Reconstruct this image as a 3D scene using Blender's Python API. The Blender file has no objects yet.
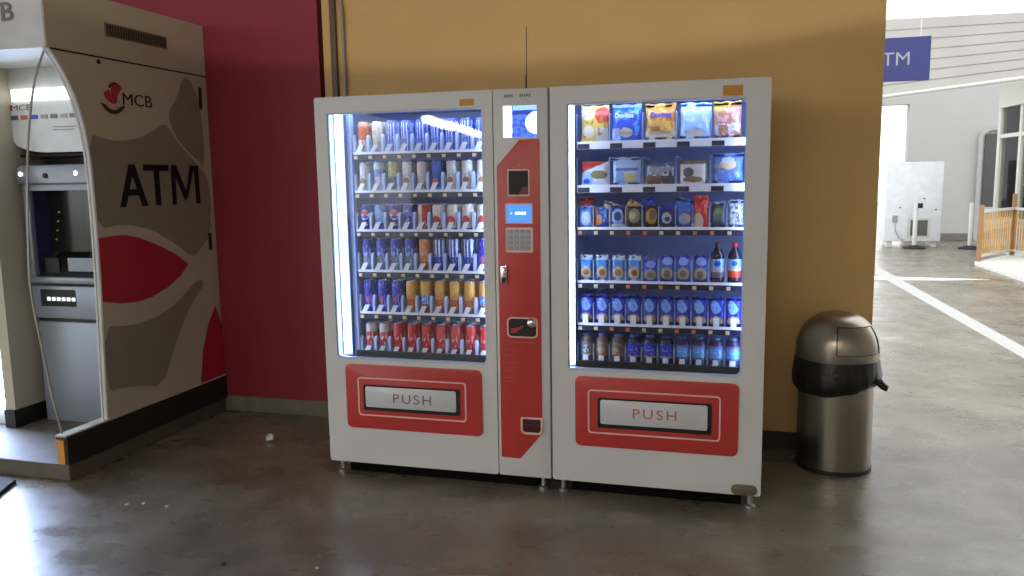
import bpy, bmesh, math, random
from mathutils import Vector, Matrix
random.seed(7)
S = bpy.context.scene
COL = S.collection
PI = math.pi

# ------------------------------------------------------------------ materials
def lin(c):
    return tuple(((v/255)/12.92 if v/255 <= .04045 else ((v/255+.055)/1.055)**2.4) for v in c[:3]) + (1,)

def node_mat(name):
    m = bpy.data.materials.new(name); m.use_nodes = True
    nt = m.node_tree
    return m, nt, nt.nodes['Principled BSDF']

def setp(b, rough=.5, metal=0, spec=.5):
    b.inputs['Roughness'].default_value = rough
    b.inputs['Metallic'].default_value = metal
    b.inputs['Specular IOR Level'].default_value = spec

def mat(name, rgb, rough=.5, metal=0, spec=.5, var=.06, scale=8, bump=0, bscale=60):
    """plain surface with slight procedural variation in tone"""
    m, nt, b = node_mat(name); N = nt.nodes; L = nt.links
    setp(b, rough, metal, spec)
    c = lin(rgb)
    tc = N.new('ShaderNodeTexCoord')
    no = N.new('ShaderNodeTexNoise'); no.inputs['Scale'].default_value = scale; no.inputs['Detail'].default_value = 5
    L.new(tc.outputs['Object'], no.inputs['Vector'])
    r = N.new('ShaderNodeValToRGB')
    r.color_ramp.elements[0].position = .3; r.color_ramp.elements[1].position = .7
    r.color_ramp.elements[0].color = tuple(v*(1-var) for v in c[:3])+(1,)
    r.color_ramp.elements[1].color = tuple(min(1, v*(1+var)) for v in c[:3])+(1,)
    L.new(no.outputs['Fac'], r.inputs['Fac']); L.new(r.outputs['Color'], b.inputs['Base Color'])
    if bump:
        n2 = N.new('ShaderNodeTexNoise'); n2.inputs['Scale'].default_value = bscale; n2.inputs['Detail'].default_value = 4
        L.new(tc.outputs['Object'], n2.inputs['Vector'])
        bp = N.new('ShaderNodeBump'); bp.inputs['Strength'].default_value = bump; bp.inputs['Distance'].default_value = .01
        L.new(n2.outputs['Fac'], bp.inputs['Height']); L.new(bp.outputs['Normal'], b.inputs['Normal'])
    return m

def emit(name, rgb, s):
    m, nt, b = node_mat(name)
    b.inputs['Base Color'].default_value = lin(rgb)
    b.inputs['Emission Color'].default_value = lin(rgb)
    b.inputs['Emission Strength'].default_value = s
    return m

def glass_mat(name, tint=(1, 1, 1), ior=1.45, extra=0.0, wave=.03):
    m = bpy.data.materials.new(name); m.use_nodes = True; nt = m.node_tree; N = nt.nodes; L = nt.links
    N.clear()
    out = N.new('ShaderNodeOutputMaterial'); mx = N.new('ShaderNodeMixShader')
    tr = N.new('ShaderNodeBsdfTransparent'); tr.inputs[0].default_value = tint+(1,)
    gl = N.new('ShaderNodeBsdfGlossy'); gl.inputs['Roughness'].default_value = .02
    # slight waviness, as in thin window glass
    tc = N.new('ShaderNodeTexCoord'); no = N.new('ShaderNodeTexNoise'); no.inputs['Scale'].default_value = 2.2
    L.new(tc.outputs['Object'], no.inputs['Vector'])
    bp = N.new('ShaderNodeBump'); bp.inputs['Strength'].default_value = wave; bp.inputs['Distance'].default_value = .02
    L.new(no.outputs['Fac'], bp.inputs['Height']); L.new(bp.outputs['Normal'], gl.inputs['Normal'])
    fr = N.new('ShaderNodeFresnel'); fr.inputs['IOR'].default_value = ior
    ad = N.new('ShaderNodeMath'); ad.operation = 'ADD'; ad.inputs[1].default_value = extra
    L.new(fr.outputs[0], ad.inputs[0]); L.new(ad.outputs[0], mx.inputs[0])
    L.new(tr.outputs[0], mx.inputs[1]); L.new(gl.outputs[0], mx.inputs[2]); L.new(mx.outputs[0], out.inputs[0])
    return m

def pack_mat(name, base, layers, rough=.35, metal=0, distort=.03, nscale=9):
    """printed packaging: colour layers over the object's own 0..1 front coordinates"""
    m, nt, b = node_mat(name); N = nt.nodes; L = nt.links
    setp(b, rough, metal)
    tc = N.new('ShaderNodeTexCoord')
    nz = N.new('ShaderNodeTexNoise'); nz.inputs['Scale'].default_value = nscale; nz.inputs['Detail'].default_value = 3
    L.new(tc.outputs['Generated'], nz.inputs['Vector'])
    sub = N.new('ShaderNodeVectorMath'); sub.operation = 'SUBTRACT'; sub.inputs[1].default_value = (.5, .5, .5)
    L.new(nz.outputs['Color'], sub.inputs[0])
    sc = N.new('ShaderNodeVectorMath'); sc.operation = 'SCALE'; sc.inputs['Scale'].default_value = distort*3
    L.new(sub.outputs[0], sc.inputs[0])
    ad = N.new('ShaderNodeVectorMath'); ad.operation = 'ADD'
    L.new(tc.outputs['Generated'], ad.inputs[0]); L.new(sc.outputs[0], ad.inputs[1])
    sp = N.new('ShaderNodeSeparateXYZ'); L.new(ad.outputs[0], sp.inputs[0])
    X, Z = sp.outputs['X'], sp.outputs['Z']
    def mth(op, a, v):
        n = N.new('ShaderNodeMath'); n.operation = op
        if hasattr(a, 'links'): L.new(a, n.inputs[0])
        else: n.inputs[0].default_value = a
        if v is not None:
            if hasattr(v, 'links'): L.new(v, n.inputs[1])
            else: n.inputs[1].default_value = v
        return n.outputs[0]
    def gate(s, lo, hi):
        return mth('MULTIPLY', mth('GREATER_THAN', s, lo), mth('LESS_THAN', s, hi))
    cur = None
    for ly in layers:
        k = ly[0]
        if k == 'band': mask = gate(Z, ly[1], ly[2])
        elif k == 'rect': mask = mth('MULTIPLY', gate(X, ly[1], ly[2]), gate(Z, ly[3], ly[4]))
        elif k == 'disc':
            a = mth('POWER', mth('ABSOLUTE', mth('DIVIDE', mth('SUBTRACT', X, ly[1]), ly[3]), None), 2)
            c = mth('POWER', mth('ABSOLUTE', mth('DIVIDE', mth('SUBTRACT', Z, ly[2]), ly[4]), None), 2)
            mask = mth('LESS_THAN', mth('ADD', a, c), 1)
        elif k == 'noise':
            n = N.new('ShaderNodeTexNoise'); n.inputs['Scale'].default_value = ly[1]; n.inputs['Detail'].default_value = 2
            L.new(tc.outputs['Generated'], n.inputs['Vector'])
            mask = mth('MULTIPLY', mth('GREATER_THAN', n.outputs['Fac'], ly[2]), gate(Z, ly[3], ly[4]))
        elif k == 'diag':
            mask = mth('GREATER_THAN', mth('ADD', mth('MULTIPLY', X, ly[1]), mth('MULTIPLY', Z, ly[2])), ly[3])
        elif k == 'stripe':
            mask = mth('MULTIPLY', mth('GREATER_THAN', mth('SINE', mth('MULTIPLY', X, ly[1]), None), .3), gate(Z, ly[2], ly[3]))
        col = ly[-1]
        mx = N.new('ShaderNodeMix'); mx.data_type = 'RGBA'
        L.new(mask, mx.inputs['Factor'])
        if cur is None: mx.inputs[6].default_value = lin(base)
        else: L.new(cur, mx.inputs[6])
        mx.inputs[7].default_value = lin(col)
        cur = mx.outputs[2]
    if cur is None: b.inputs['Base Color'].default_value = lin(base)
    else: L.new(cur, b.inputs['Base Color'])
    return m

# ------------------------------------------------------------------ mesh helpers
def bm_(): return bmesh.new()

def box(bm, x0, x1, y0, y1, z0, z1, bev=0, seg=2):
    v = [bm.verts.new((x, y, z)) for x in (x0, x1) for y in (y0, y1) for z in (z0, z1)]
    fs = [bm.faces.new([v[i] for i in f]) for f in ((0, 1, 3, 2), (4, 6, 7, 5), (0, 4, 5, 1), (2, 3, 7, 6), (0, 2, 6, 4), (1, 5, 7, 3))]
    if bev:
        es = list({e for f in fs for e in f.edges})
        bmesh.ops.bevel(bm, geom=es, offset=bev, segments=seg, profile=.5, affect='EDGES')

def rrect(x0, x1, z0, z1, r, n=5):
    """rounded rectangle outline, counter-clockwise; r a number or one per corner (bl, br, tr, tl)"""
    if not hasattr(r, '__len__'): r = (r,)*4
    P = []
    for (cx, cz, a0), q in zip(((x0, z0, PI), (x1, z0, 1.5*PI), (x1, z1, 0), (x0, z1, .5*PI)), r):
        ox = cx + (q if cx == x0 else -q); oz = cz + (q if cz == z0 else -q)
        for k in range(n):
            a = a0 + .5*PI*k/(n-1)
            P.append((ox+q*math.cos(a), oz+q*math.sin(a)))
    return P

def ring(bm, outer, inner, y0, y1, bk=True):
    """plate with a hole, in the XZ plane from y0 (front) to y1 (back)"""
    n = len(outer)
    def loop(P, y): return [bm.verts.new((p[0], y, p[1])) for p in P]
    of, inf, ob, ib = loop(outer, y0), loop(inner, y0), loop(outer, y1), loop(inner, y1)
    for i in range(n):
        j = (i+1) % n
        for q in ((of[i], of[j], inf[j], inf[i]), (ob[j], ob[i], ib[i], ib[j]), (of[j], of[i], ob[i], ob[j]), (inf[i], inf[j], ib[j], ib[i])):
            bm.faces.new(q)

def prism(bm, pts, a0, a1, axis='y', bev=0):
    """outline extruded along one axis"""
    def V(p, a):
        if axis == 'y': return (p[0], a, p[1])
        if axis == 'x': return (a, p[0], p[1])
        return (p[0], p[1], a)
    A = [bm.verts.new(V(p, a0)) for p in pts]; B = [bm.verts.new(V(p, a1)) for p in pts]
    f1 = bm.faces.new(A); f2 = bm.faces.new(B[::-1]); n = len(pts)
    for i in range(n):
        j = (i+1) % n
        bm.faces.new((A[j], A[i], B[i], B[j]))
    if bev:
        bmesh.ops.bevel(bm, geom=list(set(f1.edges) | set(f2.edges)), offset=bev, segments=2, profile=.5, affect='EDGES')

def lathe(bm, prof, c=(0, 0), n=32, a0=0, a1=2*PI, fn=None):
    full = abs(a1-a0-2*PI) < 1e-6
    rows = []
    for (r, z) in prof:
        row = []
        for k in range(n if full else n+1):
            a = a0+(a1-a0)*k/n
            rr, zz = (r, z) if fn is None else fn(r, z, a)
            row.append(bm.verts.new((c[0]+rr*math.cos(a), c[1]+rr*math.sin(a), zz)))
        rows.append(row)
    for A, B in zip(rows, rows[1:]):
        m = len(A)
        for k in range(m if full else m-1):
            j = (k+1) % m
            bm.faces.new((A[k], A[j], B[j], B[k]))
    return rows

def tube(bm, pts, r, n=8):
    pts = [Vector(p) for p in pts]; rings = []
    for i, p in enumerate(pts):
        d = (pts[min(i+1, len(pts)-1)]-pts[max(i-1, 0)]).normalized()
        a = d.orthogonal().normalized() if abs(d.z) > .99 or abs(d.x) > .99 else d.cross(Vector((0, 0, 1))).normalized()
        b = d.cross(a)
        rings.append([bm.verts.new(p+a*r*math.cos(2*PI*k/n)+b*r*math.sin(2*PI*k/n)) for k in range(n)])
    for A, B in zip(rings, rings[1:]):
        for k in range(n):
            j = (k+1) % n
            bm.faces.new((A[k], A[j], B[j], B[k]))
    bm.faces.new(rings[0][::-1]); bm.faces.new(rings[-1])

def obj(name, bm, m, parent=None, smooth=False, label=None, loc=None, recalc=True):
    if recalc:
        bmesh.ops.remove_doubles(bm, verts=bm.verts, dist=1e-6)
        bmesh.ops.recalc_face_normals(bm, faces=bm.faces)
    me = bpy.data.meshes.new(name); bm.to_mesh(me); bm.free()
    me.materials.append(m)
    if smooth:
        for p in me.polygons: p.use_smooth = True
        try: me.set_sharp_from_angle(angle=math.radians(38))
        except Exception: pass
    o = bpy.data.objects.new(name, me); COL.objects.link(o)
    if parent: o.parent = parent
    if label: o['label'] = label
    if loc: o.location = loc
    return o

def tag(o, label, cat, group=None):
    o['label'] = label; o['category'] = cat
    if group: o['group'] = group
    return o

def thing(name, label, cat, loc=(0, 0, 0), rotz=0, group=None):
    o = bpy.data.objects.new(name, None); COL.objects.link(o)
    o.location = loc; o.rotation_euler = (0, 0, rotz); o.empty_display_size = .1
    return tag(o, label, cat, group)

def struct(name, bm, m, parent=None, smooth=False):
    o = obj(name, bm, m, parent, smooth)
    if not parent: o['kind'] = 'structure'
    return o

def dup(root, loc, label, group=None, rot=None):
    r = root.copy(); COL.objects.link(r); r.location = loc; r['label'] = label
    if rot: r.rotation_euler = rot
    if group: r['group'] = group
    for ch in root.children:
        c = ch.copy(); COL.objects.link(c); c.parent = r
        for g in ch.children:
            d = g.copy(); COL.objects.link(d); d.parent = c
    return r

def text(name, body, m, parent, w, h, plane, origin, depth=.002, bold=0.0, label=None, space=1.0):
    """raised lettering; plane 'xz' faces -Y, 'yz' faces +X; origin = lower left corner"""
    cu = bpy.data.curves.new(name, 'FONT'); cu.body = body; cu.extrude = .5; cu.offset = bold; cu.space_character = space
    cu.resolution_u = 4
    t = bpy.data.objects.new(name, cu); COL.objects.link(t)
    dg = bpy.context.evaluated_depsgraph_get(); dg.update()
    me = bpy.data.meshes.new_from_object(t.evaluated_get(dg))
    bpy.data.objects.remove(t)
    xs = [v.co.x for v in me.vertices]; ys = [v.co.y for v in me.vertices]
    x0, x1, y0, y1 = min(xs), max(xs), min(ys), max(ys)
    ox, oy, oz = origin
    for v in me.vertices:
        u = (v.co.x-x0)/(x1-x0)*w; q = (v.co.y-y0)/(y1-y0)*h; d = v.co.z*depth
        if plane == 'xz': v.co = (ox+u, oy-d, oz+q)
        else: v.co = (ox+d, oy+u, oz+q)
    me.materials.clear(); me.materials.append(m)
    o = bpy.data.objects.new(name, me); COL.objects.link(o); o.parent = parent
    if label: o['label'] = label
    return o

def smoothpts(P, it=2, closed=True):
    for _ in range(it):
        Q = []
        n = len(P)
        for i in range(n if closed else n-1):
            a, b = P[i], P[(i+1) % n]
            Q += [(a[0]*.75+b[0]*.25, a[1]*.75+b[1]*.25), (a[0]*.25+b[0]*.75, a[1]*.25+b[1]*.75)]
        if not closed: Q = [P[0]]+Q+[P[-1]]
        P = Q
    return P

# ------------------------------------------------------------------ camera, world, lights
cam = bpy.data.cameras.new('camera'); co = bpy.data.objects.new('camera', cam); COL.objects.link(co); S.camera = co
pi_, ro, ya = 0.1343, -0.0154, -0.2716
fw = Vector((math.sin(ya)*math.cos(pi_), math.cos(ya)*math.cos(pi_), -math.sin(pi_)))
r0 = Vector((math.cos(ya), -math.sin(ya), 0)); u0 = r0.cross(fw)
rr = r0*math.cos(ro)+u0*math.sin(ro); uu = -r0*math.sin(ro)+u0*math.cos(ro)
co.matrix_world = Matrix(((rr.x, uu.x, -fw.x, 2.0331), (rr.y, uu.y, -fw.y, -3.6792), (rr.z, uu.z, -fw.z, 1.5236), (0, 0, 0, 1)))
cam.sensor_width = 36; cam.lens = 803.88/1024*36; cam.clip_start = .05; cam.clip_end = 200

S.view_settings.view_transform = 'Standard'; S.view_settings.look = 'None'
S.view_settings.gamma = 1; S.view_settings.use_curve_mapping = False
S.view_settings.exposure = .12

w = bpy.data.worlds.new('world'); S.world = w; w.use_nodes = True
bg = w.node_tree.nodes['Background']; bg.inputs[0].default_value = (.93, .97, 1, 1); bg.inputs[1].default_value = 2.3

def area(name, loc, target, sx, sy, e, c=(1, 1, 1), spread=180):
    l = bpy.data.lights.new(name, 'AREA'); l.shape = 'RECTANGLE'; l.size = sx; l.size_y = sy; l.energy = e; l.color = c
    l.spread = math.radians(spread)
    o = bpy.data.objects.new(name, l); COL.objects.link(o); o.location = loc
    o.rotation_euler = (Vector(target)-Vector(loc)).to_track_quat('-Z', 'Y').to_euler(); return o

# added spot behind the viewer: washes the upper walls, ends just above the machines
sl = bpy.data.lights.new('added_wall_wash', 'SPOT'); sl.energy = 560; sl.spot_size = math.radians(120); sl.spot_blend = .02
sl.shadow_soft_size = .05; sl.color = (1, .9, .8)
so = bpy.data.objects.new('added_wall_wash', sl); COL.objects.link(so); so.location = (1.9, -8, 2.62)
_d = Vector((-.06, math.cos(math.radians(57)), math.sin(math.radians(57))))
so.rotation_euler = _d.to_track_quat('-Z', 'Y').to_euler()

# ------------------------------------------------------------------ shared materials
M = {}
M['white_paint'] = mat('powder_coated_white', (206, 207, 206), .38, var=.03, scale=3)
M['white_edge'] = mat('white_enamel', (205, 204, 196), .35, var=.02)
M['black'] = mat('black_plastic', (14, 14, 16), .5)
M['void'] = mat('under_shade_black', (9, 9, 9), .9, spec=.1)
M['rubber'] = mat('dark_rubber', (28, 27, 27), .6)
M['red_panel'] = mat('red_gloss_panel', (186, 60, 56), .34, var=.04, scale=2)
M['pale_line'] = mat('pale_print', (225, 190, 180), .5)
M['silver'] = mat('silver_metal', (175, 176, 178), .32, .85)
M['flap'] = mat('silver_flap', (208, 211, 216), .35, .15)
M['chrome'] = mat('chrome', (220, 220, 222), .12, 1)
M['orange_label'] = mat('orange_sticker', (205, 140, 50), .5)
M['pusher'] = mat('white_plastic', (238, 242, 250), .4)
M['divider'] = mat('pale_blue_plastic', (188, 206, 240), .35)
M['tagrail'] = mat('navy_rail', (22, 26, 62), .35)
M['tag_y'] = mat('cream_tag', (215, 205, 165), .5)
M['tag_o'] = mat('orange_tag', (215, 120, 90), .5)
M['liner'] = mat('pale_blue_liner', (160, 184, 230), .4)
M['liner_dark'] = mat('blue_grey_liner', (150, 164, 204), .35)
M['tray'] = mat('galvanised_tray', (110, 122, 160), .4, .5)
M['grey_text'] = mat('grey_print', (120, 105, 105), .5)
M['red_text'] = mat('red_print', (190, 100, 90), .5)
M['glass'] = glass_mat('window_glass', (.97, .98, 1), 1.38)
M['clear'] = glass_mat('clear_acrylic', (.97, .98, .97), 1.12, wave=0)
M['led'] = emit('led_strip_glow', (200, 220, 255), 13)
M['screen_blue'] = emit('lcd_glow', (70, 140, 220), .9)
M['dark_text'] = mat('black_lettering', (22, 18, 17), .6, spec=.25)

# ------------------------------------------------------------------ the setting
def floor_mat():
    m, nt, b = node_mat('polished_concrete'); N = nt.nodes; L = nt.links
    tc = N.new('ShaderNodeTexCoord')
    def noise(s, d, r=.55, vec=None, st=None):
        n = N.new('ShaderNodeTexNoise'); n.inputs['Scale'].default_value = s; n.inputs['Detail'].default_value = d; n.inputs['Roughness'].default_value = r
        if st:
            mp = N.new('ShaderNodeMapping'); mp.inputs['Scale'].default_value = st; L.new(tc.outputs['Object'], mp.inputs[0]); L.new(mp.outputs[0], n.inputs['Vector'])
        else: L.new(tc.outputs['Object'], n.inputs['Vector'])
        return n.outputs['Fac']
    def ramp(f, stops):
        r = N.new('ShaderNodeValToRGB'); e = r.color_ramp.elements
        e[0].position, e[0].color = stops[0]; e[1].position, e[1].color = stops[-1]
        for p, c in stops[1:-1]:
            k = e.new(p); k.color = c
        L.new(f, r.inputs[0]); return r.outputs[0]
    a = ramp(noise(1.3, 8, .6), [(.34, lin((100, 91, 78))), (.5, lin((118, 109, 94))), (.68, lin((134, 125, 110)))])
    c = ramp(noise(5.5, 6, .65), [(.36, (.70, .69, .68, 1)), (.6, (1, 1, 1, 1))])
    mx = N.new('ShaderNodeMix'); mx.data_type = 'RGBA'; mx.blend_type = 'MULTIPLY'; mx.inputs['Factor'].default_value = .7
    L.new(a, mx.inputs[6]); L.new(c, mx.inputs[7])
    sp = ramp(noise(38, 2, .5), [(.70, (0, 0, 0, 1)), (.74, (1, 1, 1, 1))])
    m2 = N.new('ShaderNodeMix'); m2.data_type = 'RGBA'; L.new(sp, m2.inputs['Factor']); L.new(mx.outputs[2], m2.inputs[6]); m2.inputs[7].default_value = lin((74, 66, 58))
    L.new(m2.outputs[2], b.inputs['Base Color'])
    rg = ramp(noise(2.4, 6, .6, st=(1, 1.6, 1)), [(.35, (.2, .2, .2, 1)), (.65, (.40, .40, .40, 1))])
    L.new(rg, b.inputs['Roughness'])
    b.inputs['Specular IOR Level'].default_value = .75
    bp = N.new('ShaderNodeBump'); bp.inputs['Strength'].default_value = .13; bp.inputs['Distance'].default_value = .012
    L.new(noise(7, 7, .6), bp.inputs['Height']); L.new(bp.outputs['Normal'], b.inputs['Normal'])
    return m
bm = bm_(); box(bm, -30, 45, -30, 45, -.1, 0); struct('floor', bm, floor_mat())

D = .925; XK = -1.274
M['yellow_wall'] = mat('ochre_plaster', (210, 174, 114), .62, var=.05, scale=2.2, bump=.15, bscale=90)
M['red_wall'] = mat('crimson_plaster', (142, 40, 54), .6, var=.05, scale=3, bump=.15, bscale=90)
M['dark_base'] = mat('dark_skirting_paint', (42, 34, 30), .5)
M['ceil'] = mat('grey_soffit', (196, 190, 180), .8)
M['concrete'] = mat('bare_concrete', (120, 116, 104), .75, var=.15, scale=14, bump=.3)
M['far_wall'] = mat('off_white_far_wall', (176, 175, 172), .7, var=.03, scale=1)

bm = bm_(); box(bm, -.43, 2.753, D, D+.35, 0, 3.2); struct('wall_back_right', bm, M['yellow_wall'])
bm = bm_(); box(bm, -6, -.462, D, D+.35, .1, 3.2); struct('wall_back_left', bm, M['red_wall'])
bm = bm_(); box(bm, -.462, -.43, D+.06, D+.35, 0, 3.2); struct('trim_1', bm, M['dark_base'])
bm = bm_(); box(bm, -1.30, -.47, D-.012, D+.3, 0, .102, .004); struct('baseboard_left', bm, M['concrete'])
bm = bm_(); box(bm, -.43, 2.756, D-.012, D, 0, .10, .003); struct('baseboard_right', bm, M['dark_base'])
bm = bm_(); box(bm, -7, 4.5, -18, 1.3, 3.2, 3.4); struct('ceiling', bm, M['ceil'])
bm = bm_(); box(bm, 4.3, 4.5, -18, 1.2, 0, 3.2); struct('wall_right_added', bm, M['ceil'])  # unseen wall added to block light from the right
bm = bm_(); box(bm, -7, 4.5, -18.2, -18, 0, 3.2); struct('wall_front_added', bm, M['ceil'])  # unseen wall behind the viewer, added to keep daylight out
bm = bm_(); box(bm, -7.2, -6.2, -2.2, D, 0, 3.2); struct('wall_left_added', bm, M['ceil'])  # unseen wall added to narrow the bright opening on the left
# concrete plinth under the kiosk
bm = bm_(); box(bm, -3.6, XK, -.43, D-.01, 0, .09, .006); struct('trim_2', bm, mat('worn_plinth', (92, 84, 72), .6, var=.12, scale=10, bump=.2))
# far side of the yard
bm = bm_(); box(bm, 5.78, 12, 16.6, 16.9, 0, 3.07); box(bm, 3.0, 12, 16.6, 16.9, 3.07, 4.2); struct('wall_far', bm, M['far_wall'])
bm = bm_(); box(bm, 5.78, 12, 16.52, 16.6, 0, .16, .01); struct('baseboard_far', bm, mat('far_kerb', (110, 105, 100), .8))
# ribbed fascia that runs towards the viewer on the right
bm = bm_()
A0, A1 = Vector((3.95, 14.53)), Vector((7.4, 9.5)); nrm = Vector((-(A1-A0).y, (A1-A0).x)).normalized()*-1
R = 7
for k in range(R):
    t0, t1 = k/R, (k+.86)/R
    def P(e, t, off):
        q = (A0 if e == 0 else A1)+nrm*off
        top = 4.62 if e == 0 else 3.72
        return (q.x, q.y, 3.0+(top-3.0)*t)
    for (ta, tb, o0) in ((t0, t1, 0), (t1, (k+1)/R, .018)):
        vs = [bm.verts.new(P(e, t, o)) for (e, t, o) in ((0, ta, -o0), (1, ta, -o0), (1, tb, -o0), (0, tb, -o0), (0, ta, -.2), (1, ta, -.2), (1, tb, -.2), (0, tb, -.2))]
        for f in ((0, 1, 2, 3), (7, 6, 5, 4), (0, 4, 5, 1), (3, 2, 6, 7), (0, 3, 7, 4), (1, 5, 6, 2)): bm.faces.new([vs[i] for i in f])
struct('trim_3', bm, mat('ribbed_white_cladding', (172, 168, 162), .55, var=.05, scale=1.5))
bm = bm_(); tube(bm, [(A0.x, A0.y-.06, 2.98), (A1.x, A1.y-.06, 2.98)], .035, 10); struct('trim_4', bm, M['white_edge'], smooth=True)
# arched doorway frame on the far wall
d1 = thing('door_1', 'x', 'x'); del d1['label']; del d1['category']; d1['kind'] = 'structure'
bm = bm_(); ring(bm, rrect(7.20, 8.0, 0, 2.55, (.01, .01, .28, .28)), rrect(7.28, 7.92, .02, 2.44, (.01, .01, .2, .2)), 16.5, 16.6)
obj('door_frame', bm, mat('grey_door_frame', (168, 167, 165), .6), d1)
bm = bm_(); box(bm, 7.34, 7.9, 16.56, 16.6, .75, 2.36); obj('window_pane', bm, mat('dark_door_glass', (60, 58, 56), .2), d1)
bm = bm_(); box(bm, 7.34, 7.9, 16.55, 16.6, .02, .75); obj('door_panel', bm, M['far_wall'], d1)

# ------------------------------------------------------------------ vending machines
Z0, ZT = .07, 1.94
ROWS_L = [1.668, 1.475, 1.278, 1.070, .852, .634]
ROWS_R = [1.690, 1.488, 1.290, 1.036, .830, .630]

def capsule_foot(x, y, parent):
    bm = bm_(); lathe(bm, [(0, 0), (.026, 0), (.026, .012), (.012, .018), (.012, Z0+.02), (0, Z0+.02)], (x, y), 16)
    return obj('levelling_foot', bm, M['silver'], parent, True)

def add_window(root, x0, x1, z0, z1, X0, X1, rad):
    bm = bm_()
    ring(bm, rrect(X0, X1, Z0, ZT, .012), rrect(x0, x1, z0, z1, rad), 0, .055)
    bmesh.ops.bevel(bm, geom=[e for e in bm.edges if all(abs(v.co.y) < 1e-6 for v in e.verts) and len(e.link_faces) == 2 and e.calc_face_angle(0) > 1], offset=.004, segments=2, profile=.5, affect='EDGES')
    door = obj('door', bm, M['white_paint'], root, True)
    bm = bm_(); ring(bm, rrect(x0+.001, x1-.001, z0+.001, z1-.001, rad), rrect(x0+.007, x1-.007, z0+.007, z1-.007, max(.004, rad-.006) if not hasattr(rad, '__len__') else tuple(max(.003, q-.006) for q in rad)), .006, .03)
    obj('window_gasket', bm, M['divider'], door)
    bm = bm_(); box(bm, x0+.002, x1-.002, .016, .021, z0+.002, z1-.002)
    obj('glass_pane', bm, M['glass'], door)
    return door

def add_delivery(root, p, o, t, tray, txt, tm):
    bm = bm_(); prism(bm, rrect(*p, .028), -.006, .002, bev=.002); pan = obj('delivery_panel', bm, M['red_panel'], root, True)
    bm = bm_(); ring(bm, rrect(*o, .018), rrect(o[0]+.007, o[1]-.007, o[2]+.007, o[3]-.007, .013), -.0085, -.006); obj('outline', bm, M['pale_line'], pan)
    bm = bm_(); ring(bm, rrect(t[0]-.006, t[1]+.006, t[2]-.006, t[3]+.006, .008), rrect(*t, .005), -.014, -.005); obj('slot_surround', bm, M['black'], pan)
    bm = bm_(); box(bm, t[0]-.002, t[1]+.002, -.0075, -.005, t[2]-.002, t[3]+.002); obj('slot_recess', bm, M['black'], pan)
    bm = bm_(); prism(bm, rrect(*tray, .01), -.0135, -.008, bev=.002); fl = obj('push_flap', bm, M['flap'], root, True, label='silver flap')
    text('push_lettering', 'PUSH', tm, fl, *txt, depth=.0016, space=1.25)

def add_shelf(root, x0, x1, z, n, kind, tags):
    """tray with a lip, label rail, dividers, front stops and price tags"""
    bm = bm_(); box(bm, x0, x1, .10, .55, z-.012, z-.003)
    box(bm, x0, x1, .092, .10, z-(.008 if kind != 'bag' else .032), z+.004)
    sh = obj('shelf', bm, M['pusher'], root)
    bm = bm_(); box(bm, x0, x1, .096, .102, z-.034, z-.006); obj('label_rail', bm, M['tagrail'], sh)
    pit = (x1-x0)/n
    # first divider and copies
    proto = None
    for k in range(n+1):
        x = x0+pit*k
        if proto is None:
            bm = bm_()
            if kind == 'can':
                P = [(.096, z-.004), (.096, z+.062), (.100, z+.080), (.110, z+.090), (.122, z+.087), (.14, z+.062), (.30, z+.05), (.30, z-.004)]
                prism(bm, P, -.006, .006, 'x')
            else:
                h = .13 if kind == 'bag' else .10
                box(bm, -.0015, .0015, .098, .10, z-.004, z+h); box(bm, -.0015, .0015, .10, .45, z+h-.004, z+h)
            proto = obj('divider', bm, M['divider'], sh); proto.location.x = x
        else:
            c = proto.copy(); COL.objects.link(c); c.parent = sh; c.location.x = x
    # front stops
    if kind in ('can', 'pack'):
        proto = None
        for k in range(n):
            x = x0+pit*(k+.5)
            if proto is None:
                bm = bm_()
                if kind == 'can':
                    prism(bm, [(-.026, z+.002), (.000, z+.002), (.020, z+.040), (-.006, z+.040)], .090, .095)
                else:
                    prism(bm, rrect(-.013, .013, z, z+.046, (.001, .001, .006, .006)), .090, .094)
                proto = obj('front_stop', bm, M['pusher'], sh); proto.location.x = x
            else:
                c = proto.copy(); COL.objects.link(c); c.parent = sh; c.location.x = x
    proto = {}
    for k in range(n):
        tm = tags[k % len(tags)]
        x = x0+pit*k+.004
        if tm not in proto:
            bm = bm_(); wd = .018 if kind != 'bag' else .056
            box(bm, 0, wd, .090, .096, z-.031, z-.015 if kind != 'bag' else z-.008)
            o = obj('price_tag', bm, M[tm], sh); proto[tm] = o; o.location.x = x
        else:
            c = proto[tm].copy(); COL.objects.link(c); c.parent = sh; c.location.x = x
    return sh

def add_interior(root, x0, x1, door_x0, door_x1, ledx):
    bm = bm_(); box(bm, x0-.006, x0, .055, .62, .58, 1.90); obj('inner_side_wall', bm, M['liner'], root)
    bm = bm_(); box(bm, x1, x1+.006, .055, .62, .58, 1.90); obj('inner_side_wall', bm, M['liner'], root)
    bm = bm_(); box(bm, x0, x1, .60, .606, .58, 1.90); obj('inner_back_wall', bm, M['liner_dark'], root)
    bm = bm_(); box(bm, x0, x1, .06, .60, 1.894, 1.90); obj('inner_ceiling', bm, M['liner_dark'], root)
    bm = bm_(); box(bm, x0, x1, .06, .60, .585, .592); obj('inner_floor', bm, M['black'], root)

def lower_shade(root, x0, x1, z0):
    bm = bm_(); prism(bm, rrect(x0, x1, z0, z0+.032, (.004, .004, .002, .002)), .04, .06); obj('lower_inner_rail', bm, M['black'], root)

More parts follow.
